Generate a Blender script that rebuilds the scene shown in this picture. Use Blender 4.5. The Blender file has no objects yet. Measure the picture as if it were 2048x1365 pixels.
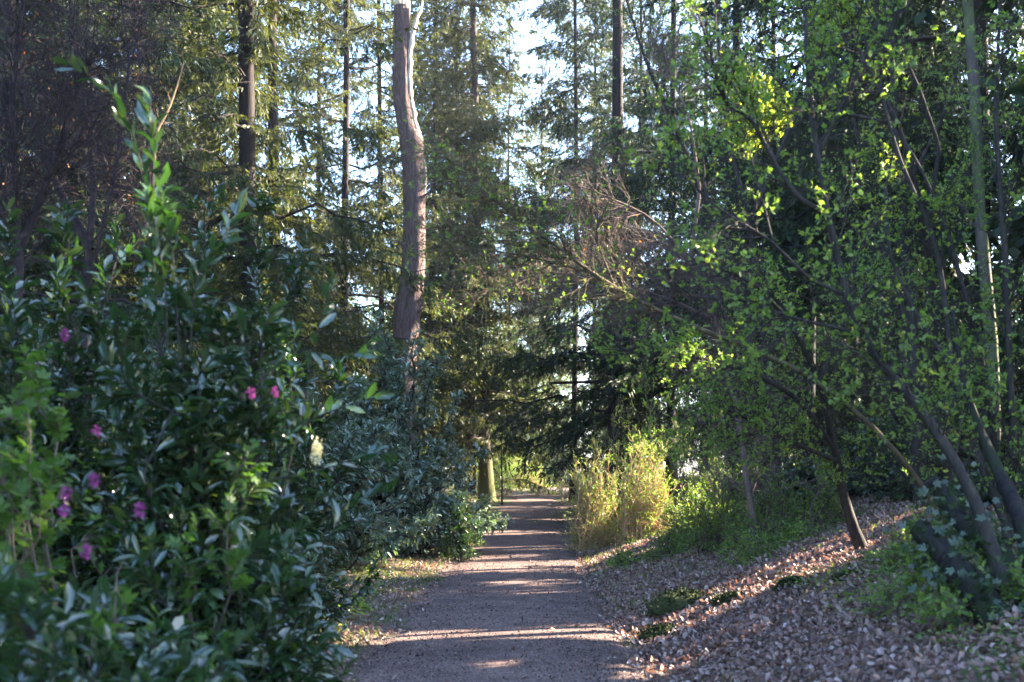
import bpy, math, random
import numpy as np

# ------------------------------------------------------------------ camera, sky, sun, exposure
SC = bpy.context.scene
COL = SC.collection
F = 2400.0            # focal length in pixels of the 2048 px wide photograph
HY = 960.0            # horizon row
CAMZ = 1.6
cam = bpy.data.cameras.new('camera'); camo = bpy.data.objects.new('camera', cam); COL.objects.link(camo)
camo.location = (0, 0, CAMZ); camo.rotation_euler = (math.radians(90), 0, 0)
cam.sensor_width = 36; cam.lens = 36 * F / 2048; cam.shift_y = (HY - 682.5) / 2048
cam.clip_start = 0.05; cam.clip_end = 1000
cam.dof.use_dof = True; cam.dof.focus_distance = 20; cam.dof.aperture_fstop = 2.2
SC.camera = camo
SUN_EL, SUN_AZ = math.radians(27), math.radians(68)      # azimuth clockwise from +Y
S = np.array([math.cos(SUN_EL) * math.sin(SUN_AZ), math.cos(SUN_EL) * math.cos(SUN_AZ), math.sin(SUN_EL)])
W = bpy.data.worlds.new('World'); SC.world = W; W.use_nodes = True
sky = W.node_tree.nodes.new('ShaderNodeTexSky'); sky.sky_type = 'NISHITA'; sky.sun_disc = False
sky.sun_elevation = SUN_EL; sky.sun_rotation = SUN_AZ; sky.air_density = 1.0; sky.dust_density = 2; sky.ozone_density = 4
bg = W.node_tree.nodes['Background']; W.node_tree.links.new(sky.outputs[0], bg.inputs[0]); bg.inputs[1].default_value = 0.12
sl = bpy.data.lights.new('sun', 'SUN'); sl.energy = 5; sl.angle = math.radians(0.5); sl.color = (1, 0.86, 0.68)
so = bpy.data.objects.new('sun', sl); COL.objects.link(so)
so.rotation_euler = (math.radians(90) - SUN_EL, 0, math.radians(180) - SUN_AZ)
so.location = (20, 8, 20)
SC.view_settings.view_transform = 'Standard'; SC.view_settings.look = 'None'; SC.view_settings.gamma = 1
SC.view_settings.exposure = 3.6
SC.render.engine = 'CYCLES'
SC.cycles.use_denoising = True; SC.cycles.sample_clamp_indirect = 4
SC.cycles.max_bounces = 6; SC.cycles.diffuse_bounces = 3; SC.cycles.glossy_bounces = 2; SC.cycles.transmission_bounces = 3
SC.cycles.transparent_max_bounces = 4; SC.cycles.caustics_reflective = False; SC.cycles.caustics_refractive = False

rng = np.random.default_rng(7)
UP = np.array([0, 0, 1.0])

def at(px, py, Y):
    return np.array([(px - 1024) / F * Y, Y, CAMZ + (HY - py) / F * Y])
def nrm(v):
    return v / np.maximum(np.linalg.norm(v, axis=-1, keepdims=True), 1e-9)

# ------------------------------------------------------------------ terrain functions
_py = np.array([-60, 0, 9.5, 22, 34, 44, 60, 80, 100, 220.]); _pcx = np.array([-.4, -.25, -.12, .08, .22, .62, 1.95, 9, 18, 50.])
_zz = np.array([-60, 0, 18, 22, 30, 40, 60, 80, 220.]); _zv = np.array([0, 0, 0, .02, .24, .63, 1.14, 1.4, 1.8])
def smooth_interp(y, xs, vs):
    return (np.interp(y - 2, xs, vs) + np.interp(y, xs, vs) * 2 + np.interp(y + 2, xs, vs)) / 4
def pcx(y): return smooth_interp(y, _py, _pcx)
def pz(y): return smooth_interp(y, _zz, _zv)
HW = 1.18
def hw(y): return np.interp(y, [28, 44], [HW, .84])
def vnoise(x, y, seed=0):
    return (np.sin(x * 1.7 + y * .9 + seed) + np.sin(x * .8 - y * 1.9 + seed * 2.1) + np.sin(x * 3.1 + 1.3 * y + seed * .7) * .5 + np.sin(-2.3 * x + 3.7 * y + seed) * .5) / 3
def gz(x, y):
    x = np.asarray(x, float); y = np.asarray(y, float)
    d = x - pcx(y)
    r = np.maximum(d - 1.35, 0)
    amp = np.interp(y, [-60, 0, 20, 34, 60], [1.95, 1.95, 1.9, 1.1, .8])
    bank = amp * (1 - np.exp(-(r ** 1.2) * .19))
    l = np.maximum(-d - 1.6, 0)
    left = .5 * (1 - np.exp(-l * .08))
    out = np.clip((np.abs(d) - 1.1) / 1.2, 0, 1)
    z = pz(y) + bank + left + out * (.05 * vnoise(x * .9, y * .9) + .03 * vnoise(x * 3.1, y * 2.7, 3))
    return z
# ------------------------------------------------------------------ where the sun comes through the canopy
BEAMS = []     # (target point, radius, near-cut)
STRIPS = []    # on the path: (y at path centre, half width)
def beam(px, py, Y, r): BEAMS.append((at(px, py, Y), r))
br = random.Random(3)
for y, h in ((12.3, .68), (22.3, 1.1), (25.6, .45), (30.2, .6), (35, .6), (41, .8), (46.5, .9), (52, .9), (58, 1.2)):
    STRIPS.append((y, h))
# openings in the conifer canopy carved along sight lines to show bright sky
VOIDS = []
for px, py, a, b in ((1040, 335, 1.0, .8), (1015, 25, .9, .7), (1080, 90, .8, .7), (700, 230, .7, .45), (450, 80, .5, .4), (425, 255, .6, .4), (1000, 480, .45, .8), (620, 300, .6, .5), (690, 335, .5, .4), (1150, 430, .6, .45), (1170, 660, .6, .35),
                     (1030, 640, .6, .5), (930, 135, .7, .45), (740, 600, .7, .5), (610, 55, .5, .4), (560, 250, .5, .5), (375, 290, .5, .35), (860, 400, .4, .35), (1130, 770, .8, .4), (470, 500, .35, .6), (1020, 160, .9, .5), (1180, 240, .5, .4), (1790, 350, .3, .25),
                     (880, 560, .4, .3), (660, 480, .5, .35), (1330, 400, .3, .3), (960, 20, .4, .4), (700, 20, .5, .3), (1100, 530, .4, .35), (240, 340, .4, .35), (230, 480, .3, .4), (990, 260, .6, .3), (1080, 690, .5, .3)):
    for Yv, k in ((27, .9), (34, 1), (43, 1.2), (53, 1.5), (64, 1.9)):
        VOIDS.append((at(px + br.uniform(-14, 14), py + br.uniform(-14, 14), Yv), np.array([a * k * 1.02, 7.5, b * k * 1.02])))
def void_mask(P):
    keep = np.ones(len(P), bool); rnd = rng.random(len(P)) < .95
    for c, ax in VOIDS:
        k = np.nonzero((np.abs(P[:, 0] - c[0]) < ax[0] * 1.2) & (np.abs(P[:, 2] - c[2]) < ax[2] * 1.2))[0]
        v = (P[k] - c) / ax
        keep[k] &= ~(((v * v).sum(1) < .8 + .45 * vnoise(P[k, 0] * 3, P[k, 2] * 3, 2)) & rnd[k])
    return keep
def keep_lines(C):
    n, k, _ = C.shape
    return keep_mask(C.reshape(-1, 3)).reshape(n, k)[:, 1:].all(1)
def keep_mask(P, amount=1.0):
    """False where foliage would stand in one of the gaps that let the sun through"""
    if len(P) == 0: return np.ones(0, bool)
    keep = np.ones(len(P), bool)
    rnd = rng.random(len(P))
    Bc = np.array([b[0] for b in BEAMS]); Br = np.array([b[1] for b in BEAMS]); Bs = Bc @ S; B2 = (Bc ** 2).sum(1); smin = np.maximum(Br * .9, .6)
    for a in range(0, len(P), 40000):
        Q = P[a:a + 40000]; s_ = (Q @ S)[:, None] - Bs
        d2 = (Q ** 2).sum(1)[:, None] + B2 - 2 * Q @ Bc.T - s_ ** 2
        wob = .85 + .3 * vnoise(Q[:, 0] * .7, Q[:, 2] * .8 + Q[:, 1] * .5)
        keep[a:a + 40000] &= ~(((s_ > smin) & (d2 < (Br * wob[:, None]) ** 2)).any(1) & (rnd[a:a + 40000] < .97))
    zg = .1
    t = (P[:, 2] - zg) / S[2]
    gx = P[:, 0] - t * S[0]; gy = P[:, 1] - t * S[1]
    g0 = np.clip(pz(gy), 0, 2)
    t = (P[:, 2] - g0) / S[2]; gx = P[:, 0] - t * S[0]; gy = P[:, 1] - t * S[1]
    inx = (gx > pcx(gy) - 2.6) & (gx < pcx(gy) + 2.4)
    for y, h in STRIPS:
        tilt = .04 * np.sin(gx * 2 + y)
        keep &= ~(inx & (np.abs(gy - y - tilt - (gx - pcx(gy)) * S[1] / S[0] * .5) < h * (.9 + .35 * np.sin(gx * 1.7 + y * 3))) & (P[:, 2] > .9 + g0) & (rnd < .985 * amount))
    return keep

# ------------------------------------------------------------------ mesh helpers (quads only)
def mk(name, V, Fq, mat, parent=None, smooth=False):
    V = np.ascontiguousarray(V, np.float32); Fq = np.ascontiguousarray(Fq, np.int32)
    me = bpy.data.meshes.new(name)
    me.vertices.add(len(V)); me.vertices.foreach_set('co', V.ravel())
    me.loops.add(Fq.size); me.loops.foreach_set('vertex_index', Fq.ravel())
    me.polygons.add(len(Fq)); me.polygons.foreach_set('loop_start', np.arange(0, Fq.size, 4, dtype=np.int32))
    me.polygons.foreach_set('loop_total', np.full(len(Fq), 4, np.int32))
    if smooth: me.polygons.foreach_set('use_smooth', np.ones(len(Fq), bool))
    me.update(calc_edges=True)
    me.materials.append(mat)
    o = bpy.data.objects.new(name, me); COL.objects.link(o)
    if parent is not None:
        o.parent = parent
        o.location = -np.array(parent.location)
    return o
def join(parts):
    parts = [p for p in parts if p is not None and len(p[0])]
    V = []; Q = []; n = 0
    for v, q in parts:
        V.append(v); Q.append(q + n); n += len(v)
    return np.concatenate(V), np.concatenate(Q)
def thing(name, label, cat, loc, group=None):
    o = bpy.data.objects.new(name, None); COL.objects.link(o); o.location = loc
    o.empty_display_size = .2
    o['label'] = label; o['category'] = cat
    if group: o['group'] = group
    return o
def tag(o, label, cat, group=None):
    o['label'] = label; o['category'] = cat
    if group: o['group'] = group
    return o
def kind(o, k, label=None, cat=None):
    o['kind'] = k
    if label: o['label'] = label
    if cat: o['category'] = cat
    return o

def tubes(C, R, s=5, rough=0.0):
    """C (n,k,3) centre lines, R (n,k) radii"""
    C = np.asarray(C, float); R = np.asarray(R, float)
    if C.ndim == 2: C = C[None]; R = R[None]
    n, k, _ = C.shape
    T = nrm(np.gradient(C, axis=1))
    ref = np.where(np.abs(T[:, :1, 2:3]) > .8, np.array([1., 0, 0]), UP)
    A = nrm(np.cross(T, np.broadcast_to(ref, T.shape))); B = np.cross(T, A)
    th = np.arange(s) * 2 * math.pi / s
    rr = R[:, :, None] * (1 + (rough * rng.standard_normal((n, k, s)) if rough else 0))
    V = C[:, :, None] + (A[:, :, None] * np.cos(th)[None, None, :, None] + B[:, :, None] * np.sin(th)[None, None, :, None]) * np.broadcast_to(rr, (n, k, s))[..., None]
    idx = np.arange(n * k * s).reshape(n, k, s)
    a = idx[:, :-1]; b = idx[:, 1:]
    Q = np.stack([a, np.roll(a, -1, 2), np.roll(b, -1, 2), b], -1).reshape(-1, 4)
    return V.reshape(-1, 3), Q

# leaf templates: (along, across, up)
def tmpl_ovate(w=.5, fold=.12, droop=.18, peak=.4):
    m = [(0, 0, 0), (.38, 0, -.02), (.72, 0, -droop * .5), (1, 0, -droop)]
    l = [(peak * .7, w * .42, fold * .5), (peak * 1.65, w * .5, fold - droop * .35)]
    V = m + [(a, b, c) for a, b, c in l] + [(a, -b, c) for a, b, c in l]
    Q = [(0, 4, 5, 1), (1, 5, 3, 2), (0, 1, 7, 6), (1, 2, 3, 7)]
    Q = [(0, 1, 5, 4), (1, 2, 3, 5), (0, 6, 7, 1), (1, 7, 3, 2)]
    return np.array(V, float), np.array(Q)
def tmpl_kite(w=.4, fold=.06):
    return np.array([(0, 0, 0), (.42, w / 2, fold), (1, 0, -.06), (.42, -w / 2, fold)], float), np.array([(0, 1, 2, 3)])
def tmpl_lobed():
    V = [(0, 0, 0)]; Q = []
    for ang, ln in ((0, 1.0), (.75, .88), (-.75, .88), (1.6, .5), (-1.6, .5)):
        for a, r in ((ang + .33, ln * .62), (ang, ln), (ang - .33, ln * .62)):
            V.append((math.cos(a) * r + .1, math.sin(a) * r, -.14 * r * r + .03 * abs(math.sin(a * 3))))
        n = len(V); Q.append((0, n - 1, n - 2, n - 3))
    return np.array(V, float), np.array(Q)
T_LAUREL = tmpl_ovate(.3, .05, .28, .42)
T_RHODO = tmpl_ovate(.32, .04, .25, .45)
T_LEAF = tmpl_ovate(.52, .1, .18, .38)
T_KITE = tmpl_kite(.45)
T_LOBED = tmpl_lobed()
T_SPRAY = tmpl_kite(.19, .01)
T_WIDE = tmpl_kite(.42, .02)
T_PETAL = tmpl_kite(.7, .15)
T_BLADE = tmpl_kite(.07, .0)
def leaves(P, D, L, T, N=None, tilt=.5, wv=.15):
    n = len(P)
    if n == 0: return np.zeros((0, 3)), np.zeros((0, 4), int)
    D = nrm(D)
    if N is None: N = UP + tilt * rng.standard_normal((n, 3))
    X = np.cross(N, D); X = nrm(X); N = np.cross(D, X)
    V, Q = T
    L = np.broadcast_to(L, (n,))
    wj = L * (1 + wv * rng.standard_normal(n)); dj = L * (1 + .6 * rng.standard_normal(n))
    P3 = P[:, None] + D[:, None] * (V[None, :, 0:1] * L[:, None, None]) + X[:, None] * (V[None, :, 1:2] * wj[:, None, None]) + N[:, None] * (V[None, :, 2:3] * dj[:, None, None])
    Qn = Q[None] + (np.arange(n) * len(V))[:, None, None]
    return P3.reshape(-1, 3), Qn.reshape(-1, 4)

def samp(C, i, t):
    k = C.shape[1]; f = np.clip(t, 0, .9999) * (k - 1); a = f.astype(int); w = (f - a)[:, None]
    P = C[i, a] * (1 - w) + C[i, a + 1] * w
    return P, nrm(C[i, a + 1] - C[i, a])
def grow(P, D, L, k, wig, up):
    n = len(P); D = nrm(D); L = np.broadcast_to(L, (n,)); st = (L / (k - 1))[:, None]
    out = [P]; p = P; d = D
    for _ in range(k - 1):
        d = nrm(d + wig * rng.standard_normal((n, 3)) + np.asarray(up) * UP / k)
        p = p + d * st; out.append(p)
    return np.stack(out, 1)
def kids(C, n, t0, t1, ang, L, k=5, wig=.12, up=.2, taper=.5):
    ln = np.linalg.norm(np.diff(C, axis=1), axis=2).sum(1)
    i = rng.choice(len(C), n, p=ln / ln.sum()); t = t0 + (t1 - t0) * rng.random(n)
    P, T = samp(C, i, t)
    pr = nrm(np.cross(T, rng.standard_normal((n, 3))))
    a = ang * (1 + .25 * rng.standard_normal(n))[:, None]
    D = T * np.cos(a) + pr * np.sin(a)
    LL = L * (1 - taper * t) * rng.uniform(.6, 1.25, n)
    return grow(P, D, LL, k, wig, up), i, t
def rad(n, k, r0, r1):
    return np.broadcast_to(np.linspace(r0, r1, k), (n, k))

# ------------------------------------------------------------------ materials
def new_mat(name):
    m = bpy.data.materials.new(name); m.use_nodes = True; nt = m.node_tree
    for n in list(nt.nodes): nt.nodes.remove(n)
    return m, nt
def ramp(nt, fac, cols, interp='LINEAR'):
    r = nt.nodes.new('ShaderNodeValToRGB'); cr = r.color_ramp; cr.interpolation = interp
    while len(cr.elements) < len(cols): cr.elements.new(.5)
    for e, (p, c) in zip(cr.elements, cols): e.position = p; e.color = (*c, 1)
    nt.links.new(fac, r.inputs[0]); return r.outputs[0]
def leaf_mat(name, cols, rough=.45, trans=.4, spec=.5, tint=(1.15, 1.25, .5)):
    m, nt = new_mat(name); L = nt.links
    g = nt.nodes.new('ShaderNodeNewGeometry')
    c = ramp(nt, g.outputs['Random Per Island'], [(i / (len(cols) - 1), cc) for i, cc in enumerate(cols)])
    b = nt.nodes.new('ShaderNodeBsdfPrincipled'); b.inputs['Roughness'].default_value = rough
    b.inputs['Specular IOR Level'].default_value = spec
    L.new(c, b.inputs['Base Color'])
    out = nt.nodes.new('ShaderNodeOutputMaterial')
    if trans > 0:
        mul = nt.nodes.new('ShaderNodeMix'); mul.data_type = 'RGBA'; mul.blend_type = 'MULTIPLY'; mul.inputs[0].default_value = 1
        L.new(c, mul.inputs[6]); mul.inputs[7].default_value = (*[t * 1.6 for t in tint], 1)
        t = nt.nodes.new('ShaderNodeBsdfTranslucent'); L.new(mul.outputs[2], t.inputs[0])
        mx = nt.nodes.new('ShaderNodeMixShader'); mx.inputs[0].default_value = trans
        L.new(b.outputs[0], mx.inputs[1]); L.new(t.outputs[0], mx.inputs[2]); L.new(mx.outputs[0], out.inputs[0])
    else: L.new(b.outputs[0], out.inputs[0])
    return m
def bark_mat(name, cols, scale=(14, 14, 2.2), bump=.6, moss=None, rough=.9, dist=.02, foot=None):
    m, nt = new_mat(name); L = nt.links
    tc = nt.nodes.new('ShaderNodeTexCoord'); mp = nt.nodes.new('ShaderNodeMapping'); mp.inputs['Scale'].default_value = scale
    L.new(tc.outputs['Object'], mp.inputs[0])
    n = nt.nodes.new('ShaderNodeTexNoise'); n.inputs['Scale'].default_value = 1; n.inputs['Detail'].default_value = 8; n.inputs['Roughness'].default_value = .65
    n.inputs['Distortion'].default_value = .6
    L.new(mp.outputs[0], n.inputs[0])
    c = ramp(nt, n.outputs[0], [(.25 + .5 * i / (len(cols) - 1), cc) for i, cc in enumerate(cols)])
    if moss:
        n2 = nt.nodes.new('ShaderNodeTexNoise'); n2.inputs['Scale'].default_value = 2.2; n2.inputs['Detail'].default_value = 6; L.new(tc.outputs['Object'], n2.inputs[0])
        f = ramp(nt, n2.outputs[0], [(.44, (0, 0, 0)), (.6, (1, 1, 1))])
        if foot:      # moss climbs only so far up from the ground
            sx = nt.nodes.new('ShaderNodeSeparateXYZ'); L.new(tc.outputs['Object'], sx.inputs[0])
            mr = nt.nodes.new('ShaderNodeMapRange'); L.new(sx.outputs[2], mr.inputs[0]); mr.inputs[1].default_value = foot + 1; mr.inputs[2].default_value = foot - .6
            mr.inputs[3].default_value = 0; mr.inputs[4].default_value = 1; f = mr.outputs[0]
        mx = nt.nodes.new('ShaderNodeMix'); mx.data_type = 'RGBA'; L.new(f, mx.inputs[0]); L.new(c, mx.inputs[6]); mx.inputs[7].default_value = (*moss, 1); c = mx.outputs[2]
    b = nt.nodes.new('ShaderNodeBsdfPrincipled'); b.inputs['Roughness'].default_value = rough; b.inputs['Specular IOR Level'].default_value = .25
    L.new(c, b.inputs['Base Color'])
    bu = nt.nodes.new('ShaderNodeBump'); bu.inputs['Strength'].default_value = bump; bu.inputs['Distance'].default_value = dist
    L.new(n.outputs[0], bu.inputs['Height']); L.new(bu.outputs[0], b.inputs['Normal'])
    out = nt.nodes.new('ShaderNodeOutputMaterial'); L.new(b.outputs[0], out.inputs[0])
    return m
M = {}
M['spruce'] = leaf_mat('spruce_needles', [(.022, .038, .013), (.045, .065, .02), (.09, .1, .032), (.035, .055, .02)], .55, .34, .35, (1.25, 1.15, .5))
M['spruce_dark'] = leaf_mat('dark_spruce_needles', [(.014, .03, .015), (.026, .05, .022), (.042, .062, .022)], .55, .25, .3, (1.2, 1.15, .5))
M['laurel'] = leaf_mat('laurel_leaf', [(.015, .04, .018), (.028, .062, .026), (.042, .085, .032), (.02, .048, .022), (.075, .1, .035), (.03, .06, .03)], .17, .2, 1.0, (1.1, 1.5, .35))
M['rhodo'] = leaf_mat('rhododendron_leaf', [(.09, .14, .09), (.15, .21, .15), (.24, .3, .23)], .25, .15, 1.0)
M['rhodo_dark'] = leaf_mat('holly_leaf', [(.02, .04, .018), (.035, .06, .028), (.05, .085, .035)], .3, .12, .6)
M['currant'] = leaf_mat('currant_leaf', [(.05, .11, .025), (.075, .15, .03), (.11, .19, .04)], .5, .42, .4)
M['fresh'] = leaf_mat('fresh_leaf', [(.09, .15, .04), (.13, .21, .05), (.17, .26, .065), (.22, .26, .07)], .4, .48, .45)
M['fresh_pale'] = leaf_mat('pale_fresh_leaf', [(.1, .17, .06), (.16, .24, .07), (.26, .3, .1), (.12, .2, .05)], .45, .4, .45)
M['fresh_bright'] = leaf_mat('bright_spring_leaf', [(.11, .22, .04), (.15, .28, .05), (.2, .3, .06)], .45, .5, .4)
M['yellow'] = leaf_mat('golden_leaf', [(.1, .17, .04), (.18, .25, .045), (.28, .32, .05), (.36, .37, .07)], .45, .5, .4)
M['dead'] = leaf_mat('dead_leaf', [(.22, .1, .04), (.34, .16, .06), (.28, .15, .08)], .6, .35, .3, (1.3, .9, .5))
M['litter'] = leaf_mat('fallen_leaf', [(.13, .07, .06), (.3, .195, .175), (.46, .34, .31), (.19, .115, .1), (.36, .24, .21), (.56, .45, .41), (.12, .07, .06), (.36, .21, .15), (.26, .16, .15), (.08, .05, .045)], .65, .12, .3, (1, .8, .6))
M['petal'] = leaf_mat('pink_petal', [(.3, .04, .2), (.42, .09, .3), (.22, .03, .17)], .5, .35, .3, (1, .7, .9))
M['cream'] = leaf_mat('cream_blossom', [(.7, .65, .4), (.8, .76, .55)], .5, .3, .3, (1, 1, .8))
M['stone'] = leaf_mat('loose_stone', [(.05, .037, .034), (.16, .11, .095), (.26, .19, .16), (.1, .07, .06), (.36, .29, .25)], .85, 0, .3)
M['grass'] = leaf_mat('grass_blade', [(.05, .1, .025), (.1, .17, .04), (.17, .19, .06), (.08, .13, .03)], .5, .35, .3)
M['bark_pine'] = bark_mat('pink_brown_bark', [(.05, .03, .028), (.15, .1, .092), (.25, .17, .155)], (22, 22, 5), 1.0, dist=.05)
M['bark_spruce'] = bark_mat('spruce_bark', [(.012, .009, .009), (.028, .021, .02), (.05, .037, .032)], (12, 12, 3), .8)
M['bark_grey'] = bark_mat('grey_mossy_bark', [(.04, .035, .03), (.08, .065, .055), (.12, .1, .08)], (9, 9, 3), .5, (.1, .12, .05))
M['bark_dark'] = bark_mat('dark_branch_bark', [(.018, .015, .014), (.04, .034, .03), (.08, .065, .052)], (20, 20, 8), .5)
M['bark_black'] = bark_mat('blackened_bark', [(.008, .007, .008), (.02, .017, .018), (.045, .04, .03)], (14, 14, 6), .8, (.02, .028, .012))
M['bark_moss'] = bark_mat('moss_covered_bark', [(.04, .032, .022), (.09, .07, .045), (.13, .1, .06)], (9, 9, 4), .8, (.1, .125, .03))
M['twig'] = bark_mat('brown_twig', [(.07, .05, .045), (.14, .1, .085), (.22, .165, .13)], (10, 10, 10), .2)
M['bark_purple'] = bark_mat('purplish_twig', [(.02, .014, .016), (.04, .028, .03), (.1, .065, .05)], (8, 8, 8), .2)
M['twig_branch'] = bark_mat('olive_brown_branch', [(.05, .04, .025), (.11, .085, .05), (.2, .16, .09)], (14, 14, 14), .3)
M['twig_gold'] = bark_mat('golden_brown_stem', [(.26, .16, .08), (.42, .27, .14), (.5, .36, .2)], (10, 10, 10), .2)
M['wood'] = bark_mat('bare_pale_wood', [(.42, .32, .22), (.62, .5, .38), (.74, .64, .52)], (30, 30, 2), .5)
M['bark_foot'] = bark_mat('spruce_bark_with_mossy_foot', [(.03, .024, .02), (.08, .06, .05), (.13, .1, .08)], (12, 12, 3), .8, (.075, .08, .022), foot=2.2)
M['moss'] = bark_mat('moss', [(.025, .035, .012), (.045, .06, .018), (.08, .09, .03)], (30, 30, 30), .9, dist=.03)

def ground_mat():
    m, nt = new_mat('woodland_soil'); L = nt.links
    tc = nt.nodes.new('ShaderNodeTexCoord')
    def noise(sc, det=6):
        n = nt.nodes.new('ShaderNodeTexNoise'); n.inputs['Scale'].default_value = sc; n.inputs['Detail'].default_value = det; L.new(tc.outputs['Object'], n.inputs[0]); return n.outputs[0]
    a = ramp(nt, noise(22), [(.3, (.045, .03, .024)), (.5, (.13, .09, .07)), (.7, (.24, .18, .15))])
    g = ramp(nt, noise(40), [(.35, (.03, .045, .015)), (.65, (.09, .12, .035))])
    f = ramp(nt, noise(.7, 4), [(.5, (0, 0, 0)), (.62, (1, 1, 1))])
    mx = nt.nodes.new('ShaderNodeMix'); mx.data_type = 'RGBA'; L.new(f, mx.inputs[0]); L.new(a, mx.inputs[6]); L.new(g, mx.inputs[7])
    b = nt.nodes.new('ShaderNodeBsdfPrincipled'); b.inputs['Roughness'].default_value = .95; b.inputs['Specular IOR Level'].default_value = .15
    L.new(mx.outputs[2], b.inputs['Base Color'])
    bu = nt.nodes.new('ShaderNodeBump'); bu.inputs['Strength'].default_value = .8; bu.inputs['Distance'].default_value = .03
    L.new(noise(30, 8), bu.inputs['Height']); L.new(bu.outputs[0], b.inputs['Normal'])
    out = nt.nodes.new('ShaderNodeOutputMaterial'); L.new(b.outputs[0], out.inputs[0]); return m
def path_mat():
    m, nt = new_mat('fine_gravel'); L = nt.links
    tc = nt.nodes.new('ShaderNodeTexCoord')
    def noise(sc, det=4, r=.6):
        n = nt.nodes.new('ShaderNodeTexNoise'); n.inputs['Scale'].default_value = sc; n.inputs['Detail'].default_value = det; n.inputs['Roughness'].default_value = r; L.new(tc.outputs['Object'], n.inputs[0]); return n.outputs[0]
    v = nt.nodes.new('ShaderNodeTexVoronoi'); v.inputs['Scale'].default_value = 75; L.new(tc.outputs['Object'], v.inputs[0])
    bw = nt.nodes.new('ShaderNodeRGBToBW'); L.new(v.outputs['Color'], bw.inputs[0])
    a = ramp(nt, bw.outputs[0], [(.1, (.08, .053, .05)), (.5, (.155, .105, .094)), (.78, (.21, .148, .13)), (.95, (.4, .35, .32))])
    big = ramp(nt, noise(1.6, 6), [(.3, (.62, .6, .6)), (.7, (1.3, 1.24, 1.2))])
    mx = nt.nodes.new('ShaderNodeMix'); mx.data_type = 'RGBA'; mx.blend_type = 'MULTIPLY'; mx.inputs[0].default_value = 1
    L.new(a, mx.inputs[6]); L.new(big, mx.inputs[7])
    b = nt.nodes.new('ShaderNodeBsdfPrincipled'); b.inputs['Roughness'].default_value = .9; b.inputs['Specular IOR Level'].default_value = .2
    L.new(mx.outputs[2], b.inputs['Base Color'])
    bu = nt.nodes.new('ShaderNodeBump'); bu.inputs['Strength'].default_value = .7; bu.inputs['Distance'].default_value = .012
    ad = nt.nodes.new('ShaderNodeMath'); ad.operation = 'ADD'; L.new(v.outputs['Distance'], ad.inputs[0]); L.new(noise(9, 6), ad.inputs[1])
    L.new(ad.outputs[0], bu.inputs['Height']); L.new(bu.outputs[0], b.inputs['Normal'])
    out = nt.nodes.new('ShaderNodeOutputMaterial'); L.new(b.outputs[0], out.inputs[0]); return m

# ------------------------------------------------------------------ ground and path
def grid(xs, ys, zf):
    X, Y = np.meshgrid(xs, ys); V = np.stack([X, Y, zf(X, Y)], -1).reshape(-1, 3)
    idx = np.arange(X.size).reshape(X.shape)
    Q = np.stack([idx[:-1, :-1], idx[:-1, 1:], idx[1:, 1:], idx[1:, :-1]], -1).reshape(-1, 4)
    return V, Q
xs = np.unique(np.concatenate([np.linspace(-300, -14, 40), np.arange(-14, 14, .16), np.linspace(14, 300, 40)]))
ys = np.unique(np.concatenate([np.linspace(-120, 0, 16), np.arange(0, 62, .2), np.linspace(62, 500, 60)]))
def ground_z(x, y):
    d = np.abs(x - pcx(y)); return gz(x, y) - .035 * np.clip((hw(y) + .02 - d) / .2, 0, 1)
kind(mk('ground', *grid(xs, ys, ground_z), ground_mat(), smooth=True), 'structure')
def path_mesh():
    ys = np.arange(-40, 90, .12); us = np.linspace(-1, 1, 17)
    X = []; Z = []
    for y in ys:
        wl = hw(y) + .07 * math.sin(y * 1.3) + .05 * math.sin(y * 3.7 + 1) + .03 * math.sin(y * 9)
        wr = hw(y) + .07 * math.sin(y * 1.1 + 2) + .05 * math.sin(y * 4.1) + .03 * math.sin(y * 8 + 1)
        x = pcx(y) + np.where(us < 0, us * wl, us * wr); X.append(x)
        Z.append(pz(y) + .012 + .012 * (1 - us ** 2) - .03 * (np.abs(us) > .99))
    X = np.array(X); Y = np.broadcast_to(ys[:, None], X.shape); V = np.stack([X, Y, np.array(Z)], -1).reshape(-1, 3)
    idx = np.arange(X.size).reshape(X.shape)
    return V, np.stack([idx[:-1, :-1], idx[:-1, 1:], idx[1:, 1:], idx[1:, :-1]], -1).reshape(-1, 4)
kind(mk('path', *path_mesh(), path_mat(), smooth=True), 'structure')

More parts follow.
